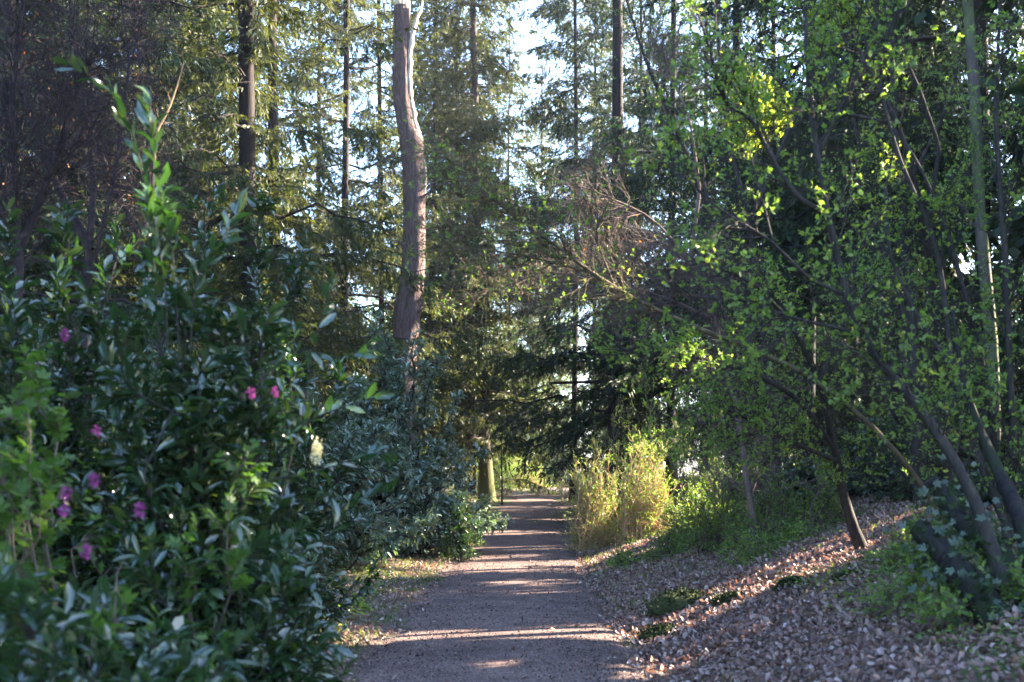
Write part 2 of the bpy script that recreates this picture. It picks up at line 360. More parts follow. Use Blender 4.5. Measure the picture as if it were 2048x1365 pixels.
# ------------------------------------------------------------------ the sunlit places
beam(838, 35, 30, .45); beam(830, 90, 30, .4); beam(828, 150, 30, .4); beam(830, 205, 30, .4); beam(840, 260, 30, .35)
for px, py, Y, r in ((1200, 960, 24, .8), (1250, 1020, 23, .8), (1300, 960, 23, .7), (1180, 900, 25, .6), (1160, 1040, 24.5, .5), (1330, 1060, 21, .35), (905, 1050, 26, .7), (1380, 950, 22, .6), (1340, 880, 25.5, .8), (1450, 960, 18, .4), (1420, 840, 24, .7), (1400, 1000, 19.5, .45), (1500, 900, 20, .5), (1240, 820, 30, .8), (300, 250, 14, .4), (250, 130, 14, .3), (100, 350, 12, .3), (380, 330, 20, .8), (1380, 560, 10, .3), (1450, 700, 11, .3), (1300, 500, 10, .25), (1540, 620, 11, .25),
                     (1050, 920, 61, 2.8), (985, 910, 56, 2.2), (1090, 930, 63, 2), (1000, 920, 42, .8), (990, 760, 44, 1.6), (1050, 830, 60, 2.5), (1180, 830, 45, 1.5),
                     (1680, 200, 11, .4), (1800, 110, 11, .5), (1850, 90, 11, .4), (1640, 180, 11, .3), (1790, 250, 11, .42), (1750, 170, 11, .35), (1620, 260, 10.8, .3), (1860, 200, 11, .35), (1700, 130, 11, .3), (1800, 300, 11.2, .25), (1560, 250, 10.7, .3), (984, 930, 45.6, .8), (980, 880, 45.6, .6), (1720, 250, 11, .22), (1870, 260, 11, .2), (1560, 230, 11, .25), (1580, 210, 10.5, .2), (1650, 370, 10.5, .12), (1980, 780, 9.5, .2), (2020, 760, 9.5, .15),
                     (1610, 1110, 13, .4), (1560, 1150, 12, .35), (1440, 1240, 10.5, .28), (1370, 1290, 10, .28), (1700, 1080, 14.5, .3), (1880, 930, 14, .3),
                     (400, 230, 27, 2.0), (520, 420, 27, 1.5), (600, 150, 30, 2.5), (350, 60, 27, 1.6), (640, 480, 31, 1.6), (700, 60, 34, 2.5), (480, 620, 26, .9), (560, 400, 25, .8), (720, 350, 34, 1.2),
                     (980, 330, 34, 2), (1200, 150, 34, 2.2), (930, 60, 36, 2.0), (640, 250, 34, 2.0), (420, 400, 30, 1.6), (500, 30, 26, 1.4), (740, 250, 38, 2), (1060, 560, 42, 1.8), (1290, 700, 30, .9), (930, 1000, 23, .35), (340, 200, 9, .3), (220, 350, 14, .7), (180, 420, 14, .5), (1180, 420, 15, .8), (1080, 500, 12, .6), (1200, 560, 11, .4), (640, 900, 6.2, .13), (960, 650, 30, 1.0), (1000, 1140, 21, .4),
                     (550, 860, 7, .1), (390, 1000, 6, .12), (690, 560, 22, .5), (1440, 760, 22, .7), (1500, 800, 24, .6)):
    beam(px, py, Y, r)
for _ in range(40): beam(br.uniform(280, 760), br.uniform(-60, 640), br.uniform(23, 36), br.uniform(.35, 1.1))
for _ in range(22): beam(br.uniform(860, 1330), br.uniform(-60, 800), br.uniform(29, 40), br.uniform(.3, 1.0))
for _ in range(16): beam(br.uniform(950, 1500), br.uniform(650, 900), br.uniform(42, 75), br.uniform(1, 2.5))
for _ in range(30): beam(br.uniform(1350, 2048), br.uniform(-60, 900), br.uniform(9, 18), br.uniform(.08, .3))
for _ in range(12): beam(br.uniform(0, 700), br.uniform(300, 1000), br.uniform(5, 12), br.uniform(.03, .12))

# ------------------------------------------------------------------ conifers
def spruce(px, Y, H, label, Rb=3.2, base=1.5, seed=0, nb=110, dens=1.0, mat='spruce', tr=None, lean=0.0, name='spruce_tree', fine=1.0, group='conifers in the wood', X=None, gaps=(), bark='bark_spruce'):
    x = (px - 1024) / F * Y if X is None else X
    z0 = float(gz(x, Y)); root = thing(name, label, 'conifer', (x, Y, z0 - .1), group)
    tr = tr or (.12 if Y < 40 else .1)
    k = 12; t = np.linspace(0, 1, k)
    C0 = np.stack([x + lean * t * H + .05 * np.sin(t * 7 + seed), Y + .05 * np.cos(t * 5 + seed), z0 - .15 + t * H], 1)
    R0 = tr * (1 - t) ** .8 + .02; R0[0] *= 1.7
    wood = [tubes(C0, R0, 10, .04)]
    # boughs
    n = int(nb); h = base + (H - base - .3) * (np.arange(n) + rng.random(n) * .7) / n
    h = np.round(h * 1.15 + seed * .37) / 1.15 - seed * .37 / 1.15 + .09 * rng.standard_normal(n)
    rel = np.clip((h - base) / (H - base), 0, 1)
    az = np.arange(n) * 2.4 + .5 * rng.standard_normal(n)
    L = Rb * (1 - rel) ** .7 * rng.uniform(.6, 1.15, n) * np.clip(.55 + rel * 4, 0, 1) + .25
    P, _ = samp(C0[None], np.zeros(n, int), (h + .15) / H)
    kk = 8; tt = np.linspace(0, 1, kk)
    hd = np.stack([np.cos(az), np.sin(az), 0 * az], 1)
    droop = (.32 - .35 * rel) * rng.uniform(.6, 1.4, n)
    # rise slightly, then hang, then tip upwards
    zc = (.10 * tt[None] - droop[:, None] * (tt[None] ** 1.3) + .16 * np.clip(tt[None] - .6, 0, 1)) * L[:, None]
    C1 = P[:, None] + hd[:, None] * (tt[None, :, None] * L[:, None, None]); C1[:, :, 2] += zc
    C1[:, 1:] += .035 * rng.standard_normal((n, kk - 1, 3)) * L[:, None, None]
    R1 = (.008 + .009 * L)[:, None] * (1 - .85 * tt[None]) 
    kc = keep_lines(C1[:, :6])
    if Y > 20 and x > -16 and fine == 1: kc &= void_mask(C1[:, 4]) & void_mask(C1[:, 6])
    wasC = kc; wood.append(tubes(C1[kc], R1[kc], 4))
    # side shoots in the plane of the bough
    n2 = int(n * (40 if fine == 1 else 32) * dens)
    i = rng.choice(n, n2, p=L / L.sum()); t2 = rng.random(n2) ** .85
    P2, T2 = samp(C1, i, t2)
    side = nrm(np.cross(T2, UP)) * rng.choice([-1, 1], n2)[:, None]
    D2 = T2 * .75 + side * rng.uniform(.5, 1.1, n2)[:, None] - UP * rng.uniform(0, .35, n2)[:, None]
    L2 = L[i] * (.42 * (1 - t2) + .1) * rng.uniform(.6, 1.2, n2)
    hang = (rng.random(n2) < .3) & (t2 > .15)
    D2 = np.where(hang[:, None], T2 * .25 + side * .2 - UP * .9, D2); L2 = np.where(hang, rng.uniform(.2, .75, n2) * np.clip(L[i] / 2.5, .3, 1.2), L2)
    C2 = grow(P2, D2, L2, 4, .08, -.45)
    kp = keep_lines(C2)
    if Y > 20 and x > -16 and fine == 1: kp &= void_mask(C2[:, 2])
    C2 = C2[kp]; L2 = L2[kp]; n2 = len(C2)
    wood.append(tubes(C2, rad(n2, 4, .006, .002), 3))
    # hanging sprays
    n3 = int(n2 * (21 if fine == 1 and Y < 45 else 14) * fine); j = rng.choice(n2, n3, p=L2 / L2.sum()); t3 = rng.random(n3)
    P3, T3 = samp(C2, j, t3)
    sd = nrm(np.cross(T3, UP + .3 * rng.standard_normal((n3, 3)))) * rng.choice([-1, 1], n3)[:, None]
    D3 = T3 * .9 + sd * .7 + nrm(rng.standard_normal((n3, 3))) * .25 - UP * (rng.random(n3) ** 2 * 1.3)[:, None]
    L3 = rng.uniform(.07, .2, n3) * (1 if fine == 1 and Y < 45 else 1.4) / fine ** .8
    kp = keep_mask(P3)
    if Y > 20 and x > -16 and fine == 1: kp &= void_mask(P3)
    for c, r in gaps: kp &= np.linalg.norm(P3 - c, axis=1) > r * (.8 + .3 * vnoise(P3[:, 0] * 3, P3[:, 2] * 3))
    fol = leaves(P3[kp], D3[kp], L3[kp], T_SPRAY if fine == 1 else T_WIDE, N=rng.standard_normal((kp.sum(), 3)), wv=.3)
    mk('trunk', *join(wood), M[bark], root, True)
    mk('crown', *fol, M[mat], root)
    return root

SPR = [  # px, Y, H, label, opts
 (490, 25, 29, 'dark straight spruce left of the curved bare trunk, the nearer of the close pair', dict(tr=.2, base=2.8, Rb=3.8, nb=147)),
 (548, 29, 29, 'spruce right behind the dark straight one left of the curved trunk, with hanging golden sprays', dict(tr=.15, Rb=3.6, nb=154)),
 (425, 35, 29, 'farther spruce between the thicket and the close pair of dark trunks', dict(nb=125)),
 (974, 46, 31, 'tall spruce with mossy foot at the left path edge, right of the curved trunk', dict(tr=.2, Rb=4.5, base=2.6, nb=215, lean=-.03, bark='bark_foot')),
 (690, 36, 29, 'spruce filling the space between the dark pair and the curved trunk', dict(Rb=4.5, nb=161)),
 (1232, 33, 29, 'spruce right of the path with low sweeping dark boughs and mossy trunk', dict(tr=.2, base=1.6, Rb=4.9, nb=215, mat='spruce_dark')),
 (1085, 80, 31, 'thin topped spruce far down the path where it bends', dict(nb=112, Rb=3.4, dens=.8)),
 (285, 33, 29, 'spruce behind the brown thicket on the left', dict(nb=140, Rb=3.9)),
 (640, 48, 31, 'far spruce seen through the gap left of the curved trunk', dict(nb=98, dens=.8)),
 (870, 46, 31, 'far spruce peeping out just behind the curved trunk', dict(nb=98, dens=.8)),
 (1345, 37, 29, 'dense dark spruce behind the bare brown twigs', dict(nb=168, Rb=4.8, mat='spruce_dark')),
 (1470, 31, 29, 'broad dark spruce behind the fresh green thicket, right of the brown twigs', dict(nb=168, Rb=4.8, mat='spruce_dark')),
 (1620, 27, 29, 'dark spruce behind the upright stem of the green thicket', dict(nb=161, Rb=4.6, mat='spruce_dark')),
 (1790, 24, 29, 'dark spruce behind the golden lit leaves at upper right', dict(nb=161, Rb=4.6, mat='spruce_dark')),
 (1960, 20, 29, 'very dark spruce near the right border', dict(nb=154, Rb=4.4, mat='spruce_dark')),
 (150, 25, 29, 'shaded spruce behind the upper left thicket', dict(nb=161, Rb=4.4)),
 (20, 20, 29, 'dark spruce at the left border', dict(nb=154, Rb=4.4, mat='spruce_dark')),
 (365, 42, 31, 'second row spruce between the thicket and the close pair', dict(nb=161, Rb=4.9, dens=1.0)),
 (500, 44, 31, 'second row spruce directly behind the close pair of dark trunks', dict(nb=161, Rb=4.9, dens=1.0)),
 (760, 43, 31, 'second row spruce close to the left side of the curved trunk', dict(nb=161, Rb=4.9, dens=1.0)),
 (1018, 74, 31, 'spruce standing at the end of the straight path', dict(nb=154, Rb=4.9, dens=1.0)),
 (1190, 56, 31, 'second row spruce left of the dark sweeping one', dict(nb=154, Rb=4.9, dens=1.0)),
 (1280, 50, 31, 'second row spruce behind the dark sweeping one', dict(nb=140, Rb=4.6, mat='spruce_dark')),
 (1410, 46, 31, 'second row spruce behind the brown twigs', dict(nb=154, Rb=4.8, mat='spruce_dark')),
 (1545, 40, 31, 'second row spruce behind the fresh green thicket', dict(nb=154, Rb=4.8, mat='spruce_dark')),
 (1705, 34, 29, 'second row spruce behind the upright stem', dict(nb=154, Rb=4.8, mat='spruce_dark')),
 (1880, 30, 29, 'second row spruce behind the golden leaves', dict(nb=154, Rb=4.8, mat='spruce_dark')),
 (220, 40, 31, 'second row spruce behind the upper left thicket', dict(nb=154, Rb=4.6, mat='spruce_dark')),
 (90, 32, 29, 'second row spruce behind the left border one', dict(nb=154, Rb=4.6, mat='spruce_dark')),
 (-60, 26, 29, 'spruce just beyond the left border', dict(nb=154, Rb=4.6, mat='spruce_dark')),
 (1150, 45, 29, 'dense spruce just left of the dark sweeping one', dict(nb=130, Rb=4.0, mat='spruce_dark')),
 (945, 50, 31, 'tall spruce directly behind the mossy footed one', dict(nb=147, Rb=4.6, dens=.95)),
 (915, 52, 31, 'spruce in the gap between the curved trunk and the mossy footed one', dict(nb=140, Rb=4.6, dens=.95)),
]
for s_i, (px, Y, H, lab, kw) in enumerate(SPR):
    spruce(px, Y, H, lab, seed=s_i, **kw)
# conifers beyond the right border: they shade the path
for s_i, (X, Y, H, lab) in enumerate([
    (10.5, 8, 19, 'spruce outside the right border nearest the bank'), (12, 14.5, 20, 'spruce beyond the right border behind the near bank'),
    (15, 3, 20, 'spruce to the right of the camera'), (17, 20, 21, 'spruce deep in the wood on the right'),
    (14.5, 26, 20, 'spruce behind the right hand thicket in the deep wood'), (20, 11, 22, 'tall spruce in the second row right of the bank'),
    (19, 33, 22, 'tall spruce far right of the path bend'), (24, 24, 23, 'tallest spruce of the wood on the right'),
    (13, 40, 20, 'spruce right of the far path'), (22, 45, 22, 'spruce behind the far bend on the right'),
    (26, 36, 22, 'spruce at the far right of the wood'), (27, 16, 23, 'spruce in the third row on the right'), (9.6, 36.5, 25, 'tall spruce standing just right of the second row behind the thicket'), (16, 54, 21, 'last spruce on the right before the clearing')]):
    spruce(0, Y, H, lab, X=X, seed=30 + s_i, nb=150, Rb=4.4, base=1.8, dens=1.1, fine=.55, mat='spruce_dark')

for s_i, (X, Y, H, lab) in enumerate([(-13, 13, 20, 'spruce outside the left border'),  # spruces by the camera are unseen, added to darken the lower left
        (-8, 4, 17, 'unseen spruce added left of the camera to shade the laurels'), (-5, -5, 17, 'unseen spruce added behind the camera to shade the lower left'), (-18, 24, 22, 'spruce deep in the wood at left'), (-20, 38, 22, 'spruce far in the wood at left'), (9.5, 16, 20, 'spruce on top of the leaf bank beyond the right border')]):
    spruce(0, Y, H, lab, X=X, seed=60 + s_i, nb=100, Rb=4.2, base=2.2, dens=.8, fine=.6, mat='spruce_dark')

# ------------------------------------------------------------------ the curved bare trunk
def main_trunk():
    wood_splinters = []
    Y = 30
    ctr = [(804, 1100, 42), (804, 900, 32), (805, 800, 28), (809, 700, 25), (815, 625, 26), (826, 550, 23.5), (829, 450, 22.5), (828, 370, 22), (827, 330, 22.5), (823, 290, 22.5), (812, 248, 18), (804, 195, 17.5), (802, 130, 17), (803, 60, 16.5), (805, 0, 16), (814, -80, 16), (828, -250, 18), (822, -450, 13), (830, -650, 7)]
    base = at(806, 1090, Y); base[2] = gz(base[0], Y) - .1
    root = thing('curved_tree_snag', 'tall curved broken trunk with bare pale torn strip, left of the path', 'tree', base)
    py = np.array([c[1] for c in ctr], float)[::-1]; t = np.linspace(14, 1100, 90)[::-1]
    cx = np.interp(t, py, [c[0] for c in ctr][::-1]); r = np.interp(t, py, [c[2] for c in ctr][::-1])
    ksm = np.array([1, 2, 3, 2, 1]) / 9.
    cx[2:-2] = np.convolve(cx, ksm, 'valid')
    C = np.array([at(a, b, Y) for a, b in zip(cx, t)]); R = r / F * Y
    s = 28; T = nrm(np.gradient(C, axis=0)); A = nrm(np.cross(T, np.array([0, 1., 0]))); A *= np.sign(A[:, :1]); B = nrm(np.cross(A, T)); B *= np.sign(B[:, 1:2])
    th = np.arange(s) * 2 * math.pi / s
    nz = np.array([[.02 * math.sin(9 * a + 3 * math.sin(zz * 2)) + .02 * math.sin(17 * a + zz * 3) + .03 * math.sin(2 * a + zz * 1.3) for a in th] for zz in C[:, 2]])
    rr = R[:, None] * (1 + nz)
    for c_px, a0, amp, wid in ((283, -.3, .16, 14), (285, .2, .1, 10), (400, .1, .08, 10), (635, -1.2, .07, 10), (145, -2.6, .08, 8)):
        rr *= 1 + amp * np.exp(-((t[:, None] - c_px) / wid) ** 2) * np.exp(-(np.angle(np.exp(1j * (th[None] - a0))) / .7) ** 2)
    V = C[:, None] + A[:, None] * (np.cos(th)[None, :, None] * rr[..., None]) + B[:, None] * (np.sin(th)[None, :, None] * rr[..., None])
    idx = np.arange(len(t) * s).reshape(len(t), s)
    Q = np.stack([idx[:-1], np.roll(idx[:-1], -1, 1), np.roll(idx[1:], -1, 1), idx[1:]], -1).reshape(-1, 4)
    mk('trunk', V.reshape(-1, 3), Q, M['bark_pine'], root, True)
    # torn strip of bare wood standing off the right flank
    tt = np.linspace(285, 5, 46)
    lo = np.interp(tt, py, [c[0] for c in ctr][::-1]); rw = np.interp(tt, py, [c[2] for c in ctr][::-1])
    off = np.interp(tt, [5, 60, 160, 230, 285], [.98 * 1.25, 1.0, .86, .8, .75]) 
    w = np.interp(tt, [5, 30, 60, 160, 230, 270, 285], [1, 4, 5, 5.5, 7, 7, 2]) + 1.0 * np.sin(tt * .31) + .8 * np.sin(tt * .83)
    cen = np.interp(tt, [5, 23, 51, 103, 154, 195, 246, 285], [845, 841, 829, 820, 819, 820, 829, 838]) + .8 * np.sin(tt * .15); rows = []
    for a, b, ww in zip(cen, tt, w):
        p = at(a, b, Y); hw = max(ww, 1) / F * Y
        rows.append([p + np.array([hw * math.cos(q), .1 * math.sin(q) - .03, 0]) for q in np.arange(8) * math.pi / 4])
    V = np.array(rows).reshape(-1, 3); idx = np.arange(len(V)).reshape(len(rows), 8)
    Q = np.stack([idx[:-1], np.roll(idx[:-1], -1, 1), np.roll(idx[1:], -1, 1), idx[1:]], -1).reshape(-1, 4)
    mk('bare_wood_strip', V, Q, M['wood'], root, True)
    tt = np.linspace(395, 320, 12); rows = []
    for b in tt:
        p = at(np.interp(b, py, [c[0] for c in ctr][::-1]) + 22.5 + math.sin(b), b, Y); hw = (1.5 + 2 * math.sin((b - 320) / 75 * math.pi)) / F * Y
        rows.append([p + np.array([hw * math.cos(q), .06 * math.sin(q) - .02, 0]) for q in np.arange(8) * math.pi / 4])
    V = np.array(rows).reshape(-1, 3); idx = np.arange(len(V)).reshape(len(rows), 8)
    mk('bare_wood_strip', V, np.stack([idx[:-1], np.roll(idx[:-1], -1, 1), np.roll(idx[1:], -1, 1), idx[1:]], -1).reshape(-1, 4), M['wood'], root, True)
    # broken top: splinters
    for q in range(9):
        a = q * .7; o = np.array([math.cos(a) * .15, math.sin(a) * .15, 0]); hh = rng.uniform(.08, .35)
        P = C[-1] + o
        L_ = np.stack([P - UP * .1, P + UP * hh * .5, P + UP * hh])[None]
        wood_splinters.append(tubes(L_, np.array([[.06, .045, .008]]), 5))
    mk('broken_top', *join(wood_splinters), M['wood'], root)
    # short dead limb stubs
    for zpx, side, ln in ((402, 1, .35), (500, -1, .22), (640, 1, .3), (220, -1, .25), (120, -1, .2), (720, -1, .3)):
        k = int(np.argmin(np.abs(t - zpx))); d = nrm(np.array([side * .8, -.5, .35]))
        L_ = np.stack([C[k], C[k] + d * (R[k] + ln * .4), C[k] + d * (R[k] + ln) + UP * .03])[None]
        mk('limb_stub', *tubes(L_, np.array([[.05, .028, .012]]), 7, .1), M['bark_pine'], root, True)
main_trunk()

# ------------------------------------------------------------------ broad-leaved shrubs
def bush(name, label, cat, cx, cy, rx, ry, h, nstem, nshoot, Ls, leaf_n, leaf_L, T, mat, bark, hz=.0, stemr=.02, low=.0, spread=.3, up=.15, tilt=.6, droop=.15, group=None, fwd=.8, lean=(0, 0), carve=True, z0=None, ang=.7):
    z0 = float(gz(cx, cy)) if z0 is None else z0
    root = thing(name, label, cat, (cx, cy, z0 - .05), group)
    # stems run from the foot to points spread through the shrub's volume
    u = nrm(rng.standard_normal((nstem, 3))); u[:, 2] = np.abs(u[:, 2]) * 1.0
    rr = rng.uniform(.55, 1.0, nstem)[:, None]
    lo = rng.random(nstem) * low
    E = np.stack([cx + lean[0] + u[:, 0] * rx * rr[:, 0] * (1 + .2 * vnoise(u[:, 0] * 3, u[:, 2] * 3)), cy + lean[1] + u[:, 1] * ry * rr[:, 0], z0 + hz + (h - hz) * np.clip(u[:, 2] * rr[:, 0] * 1.05 - lo, .04, 2)], 1)
    B = np.stack([cx + spread * rx * rng.uniform(-.8, .8, nstem), cy + spread * ry * rng.uniform(-.8, .8, nstem), np.full(nstem, z0 - .05)], 1)
    Mi = B * .45 + E * .55; Mi[:, 2] = B[:, 2] + (E[:, 2] - B[:, 2]) * .72
    t = np.linspace(0, 1, 9)[None, :, None]
    C = (1 - t) ** 2 * B[:, None] + 2 * t * (1 - t) * Mi[:, None] + t ** 2 * E[:, None]
    C[:, 1:-1] += .018 * h * rng.standard_normal((nstem, 7, 3))
    R = stemr * rng.uniform(.7, 1.2, nstem)[:, None] * np.linspace(1, .22, 9)[None]
    C1, i, t1 = kids(C, nshoot, .3, 1.0, ang, Ls, 6, .12, up)
    if carve:
        kp = keep_lines(C1); C1 = C1[kp]; ks = keep_lines(C[:, 3:]) | (nstem < 30); C = C[ks]; R = R[ks]
    n1 = len(C1)
    wood = [tubes(C, R, 6), tubes(C1, rad(n1, 6, .0045 + stemr * .08, .0015), 3)]
    n = n1 * leaf_n; j = np.repeat(np.arange(n1), leaf_n); tl = np.tile(np.linspace(.12, 1, leaf_n), n1) + .04 * rng.standard_normal(n)
    P, Tn = samp(C1, j, np.clip(tl, 0, 1))
    pr = nrm(np.cross(Tn, rng.standard_normal((n, 3))))
    D = Tn * fwd + pr * .75 - UP * droop
    ok = keep_mask(P) if carve else np.ones(n, bool)
    ok &= (P[:, 2] > gz(P[:, 0], P[:, 1]) + .02)
    fol = leaves(P[ok], D[ok], leaf_L * rng.uniform(.6, 1.2, ok.sum()), T, tilt=tilt)
    mk('stem', *join(wood), M[bark], root, True)
    mk('foliage', *fol, M[mat], root)
    return root, C1
def flower(root, p, size=.07, mat='petal', n=46, tall=1.0, name='flower'):
    u = nrm(rng.standard_normal((n, 3))); P = p + u * size * .5 * np.array([1, 1, 1.5 * tall]) * rng.uniform(.3, 1, (n, 1))
    mk(name, *leaves(P, u + .3 * rng.standard_normal((n, 3)), size * .42, T_PETAL), M[mat], root)

def laurel(label, px, py_top, Y, rx, ry, nstem=34, nshoot=420, X=None, **kw):
    x = (px - 1024) / F * Y if X is None else X
    h = 1.17 * (at(px, py_top, Y)[2] - float(gz(x, Y)))
    a = dict(low=.5, spread=.3, up=.5, droop=.18, tilt=.45, fwd=.9, ang=.6, stemr=.014); a.update(kw)
    return bush('cherry_laurel', label, 'laurel shrub', x, Y, rx, ry, h, nstem, nshoot, .42, 11, .125, T_LAUREL, 'laurel', 'bark_dark', group='cherry laurels left of the path', **a)
l1, c1 = laurel('large glossy cherry laurel at the left edge of the path with a cream flower spike', 420, 460, 6.9, .92, 1.1, 64, 920, low=.3)
l2, _ = laurel('tall cherry laurel at left with leafy shoots rising against the spruces', 290, 640, 7.6, .8, .8, 34, 240, up=.9)
l3, _ = laurel('dark cherry laurel in the lower left corner, closest to the camera', 130, 1030, 4.7, .9, .9, 50, 560)
l4, _ = laurel('low cherry laurel sprawling along the path in front of the large one', 440, 1080, 6.3, .62, .8, 44, 480)
l5, _ = laurel('cherry laurel in the second row behind the large glossy one', 520, 480, 11.5, 1.3, 1.2, 56, 850, low=.3)
l6, _ = laurel('broad cherry laurel in the second row at far left', 250, 400, 10.5, 2.0, 1.2, 64, 1050, low=.3)
l7, _ = laurel('cherry laurel behind the currant at the left border', 60, 460, 7.8, 1.15, 1.0, 60, 800, low=.3)
# tall single shoots of the near laurel, traced in space
def shoot(root, pts, Y, nl=34, L=.13, r=.006):
    P = np.array([at(a, b, Y + c) for a, b, c in pts]); t = np.linspace(0, 1, 14); q = np.linspace(0, 1, len(P))
    C = np.stack([np.interp(t, q, P[:, k]) for k in range(3)], 1)[None]
    tl = np.linspace(.12, 1, nl); Pp, Tn = samp(C, np.zeros(nl, int), tl)
    pr = nrm(np.cross(Tn, rng.standard_normal((nl, 3))))
    mk('tall_shoot', *tubes(C, rad(1, 14, r * .8, r * .3), 5), M['bark_dark'], root, True)
    mk('shoot_foliage', *leaves(Pp, Tn * .8 + pr * .6, L * rng.uniform(.7, 1.1, nl), T_LAUREL, tilt=.9), M['laurel'], root)
for pts in ([(335, 700, 0), (330, 560, 0), (300, 400, 0), (270, 280, .1), (235, 190, .1), (140, 130, 0)], [(360, 720, 0), (345, 500, .1), (320, 380, .1), (305, 290, 0), (300, 200, 0)],
            [(380, 700, 0), (390, 560, 0), (450, 470, 0), (480, 420, .1)], [(320, 700, 0), (310, 560, 0), (302, 450, 0), (305, 400, 0)]):
    shoot(l2, pts, 6.4)
for pts in ([(560, 1000, 0), (600, 850, 0), (640, 640, 0), (668, 560, 0)], [(520, 760, 0), (600, 700, 0), (690, 720, 0), (740, 690, 0)], [(560, 880, 0), (640, 830, 0), (760, 790, 0)], [(540, 960, 0), (640, 940, 0), (740, 910, 0), (790, 905, 0)], [(640, 1100, 0), (700, 1010, 0), (790, 975, 0)]):
    shoot(l1, pts, 6.2, 16, .12, .005)
p = at(632, 905, 6.1)
for q in range(3):
    flower(l1, p + np.array([.004 * q, 0, (q - 1) * .028]), .045, 'cream', 40, 1.1, 'flower_spike')
# flowering currants
def currant(label, px, py_top, Y, rx, ry, nst, nsh, fl, X=None):
    x = (px - 1024) / F * Y
    root, C = bush('flowering_currant', label, 'currant bush', x, Y, rx, ry, at(px, py_top, Y)[2] - float(gz(x, Y)), nst, nsh, .3, 6, .062, T_LOBED, 'currant', 'twig', low=.4, tilt=.35, droop=.1, group='flowering currants left of the path', stemr=.01)
    for a, b in fl: flower(root, at(a, b, Y - .62 + .2 * rng.random()), .034)
currant('flowering currant with fresh lobed leaves at the left border, upper one', 85, 270, 6.1, .55, .5, 34, 330, [(130, 670)])
currant('flowering currant with pink blossom between the laurels at left', 330, 745, 6.2, .85, .5, 30, 220, [(503, 786), (549, 785), (192, 862)])
currant('low flowering currant with pink blossom at lower left', 170, 900, 5.0, .7, .4, 26, 130, [(190, 960), (132, 985), (128, 1020), (280, 1022), (173, 1104)])
currant('flowering currant low in the shade near the bottom left', 260, 1090, 5.1, .5, .4, 18, 70, [])

# rhododendrons
def rhodo(label, px, py_top, Y, rx, ry, nst, nsh, **kw):
    x = (px - 1024) / F * Y
    a = dict(low=.35, spread=.25, up=.4, stemr=.035, droop=.1, tilt=.4, fwd=.65, hz=.4); a.update(kw)
    return bush('rhododendron', label, 'rhododendron', x, Y, rx, ry, at(px, py_top, Y)[2] - float(gz(x, Y)), nst, nsh, .38, 9, .13, T_RHODO, 'rhodo', 'bark_dark', group='rhododendrons beneath the spruces', **a)
rhodo('big domed rhododendron beside the path beneath the curved trunk', 800, 590, 24, 2.25, 1.8, 130, 3800)
rhodo('rhododendron left of the domed one, behind the laurels', 620, 640, 20, 1.9, 1.6, 80, 2000)
rhodo('rhododendron in the dark behind the left laurels', 380, 640, 17, 2.2, 1.6, 80, 1800)
rhodo('rhododendron in the shade at the far left', 90, 600, 14, 2.2, 1.5, 70, 1500)
rhodo('rounded dark rhododendron at the far bend of the path', 1132, 850, 72, 1.9, 1.6, 50, 800, low=.6)
rhodo('pale green rhododendron far behind the bend', 1070, 790, 66, 3.0, 2.0, 60, 1400, low=.5)
rhodo('low rhododendron skirting the left side of the path behind the dome', 850, 960, 29, 1.3, 1.2, 40, 700)

# ------------------------------------------------------------------ spring shrubs on the right and along the path
def spring(name, label, cat, px, py_top, Y, rx, ry, nst, nsh, Ls=.3, ln=7, LL=.045, mat='fresh', bark='twig', T=T_KITE, **kw):
    x = (px - 1024) / F * Y
    a = dict(low=.2, spread=.5, up=.5, stemr=.012, tilt=.8, droop=0, fwd=.8, group='spring shrubs beside the path'); a.update(kw)
    return bush(name, label, cat, x, Y, rx, ry, at(px, py_top, Y)[2] - float(gz(x, Y)), nst, nsh, Ls, ln, LL, T, mat, bark, **a)
spring('spiraea_shrub', 'sunlit golden stemmed shrub on the right edge of the path, nearest the path', 'shrub', 1200, 850, 25, .85, .9, 150, 1300, mat='fresh_pale', bark='twig_gold', spread=.75, carve=False)
spring('spiraea_shrub', 'sunlit twiggy shrub with golden upright stems behind the leaf bank', 'shrub', 1290, 830, 24, .95, .9, 170, 1400, mat='fresh', bark='twig_gold', spread=.8, carve=False)
spring('spiraea_shrub', 'green leafy shrub where the leaf bank begins, right of the golden stems', 'shrub', 1400, 960, 19.5, .8, .7, 90, 1000, spread=.7)
spring('spiraea_shrub', 'low green shrub at the foot of the bank', 'shrub', 1340, 1040, 19, .5, .5, 50, 500, spread=.7)
for a in (('green leafy shrub on the bank top in front of the thin brown stems', 1445, 905, 17.5, .7, .5, 60, 700), ('low green shrub on the bank top left of the dark holly', 1535, 915, 16, .6, .5, 50, 600), ('sparse green shrub on the bank top right of the low dark holly', 1650, 900, 16, .6, .5, 40, 420), ('sparse green shrub behind the dark leaning stems', 1800, 880, 13, .6, .5, 40, 420)):
    spring('spiraea_shrub', a[0], 'shrub', *a[1:], spread=.7, LL=.05)
spring('hazel_shrub', 'tall loose green shrub behind the golden stemmed ones', 'shrub', 1330, 680, 26, 1.7, 1.2, 80, 2400, stemr=.02)
spring('hazel_shrub', 'loose pale shrub leaning over the far path from the right', 'shrub', 1232, 770, 31, 1.2, 1.0, 70, 1500, mat='fresh_pale', bark='twig')
spring('hazel_shrub', 'green shrub behind the leaf bank left of the dark stump trunk', 'shrub', 1480, 740, 22, 1.4, 1.0, 80, 2000, stemr=.02)
spring('hazel_shrub', 'dense light green shrub filling the view above the far path', 'shrub', 1130, 800, 52, 2.6, 1.2, 80, 2000, mat='fresh_pale')
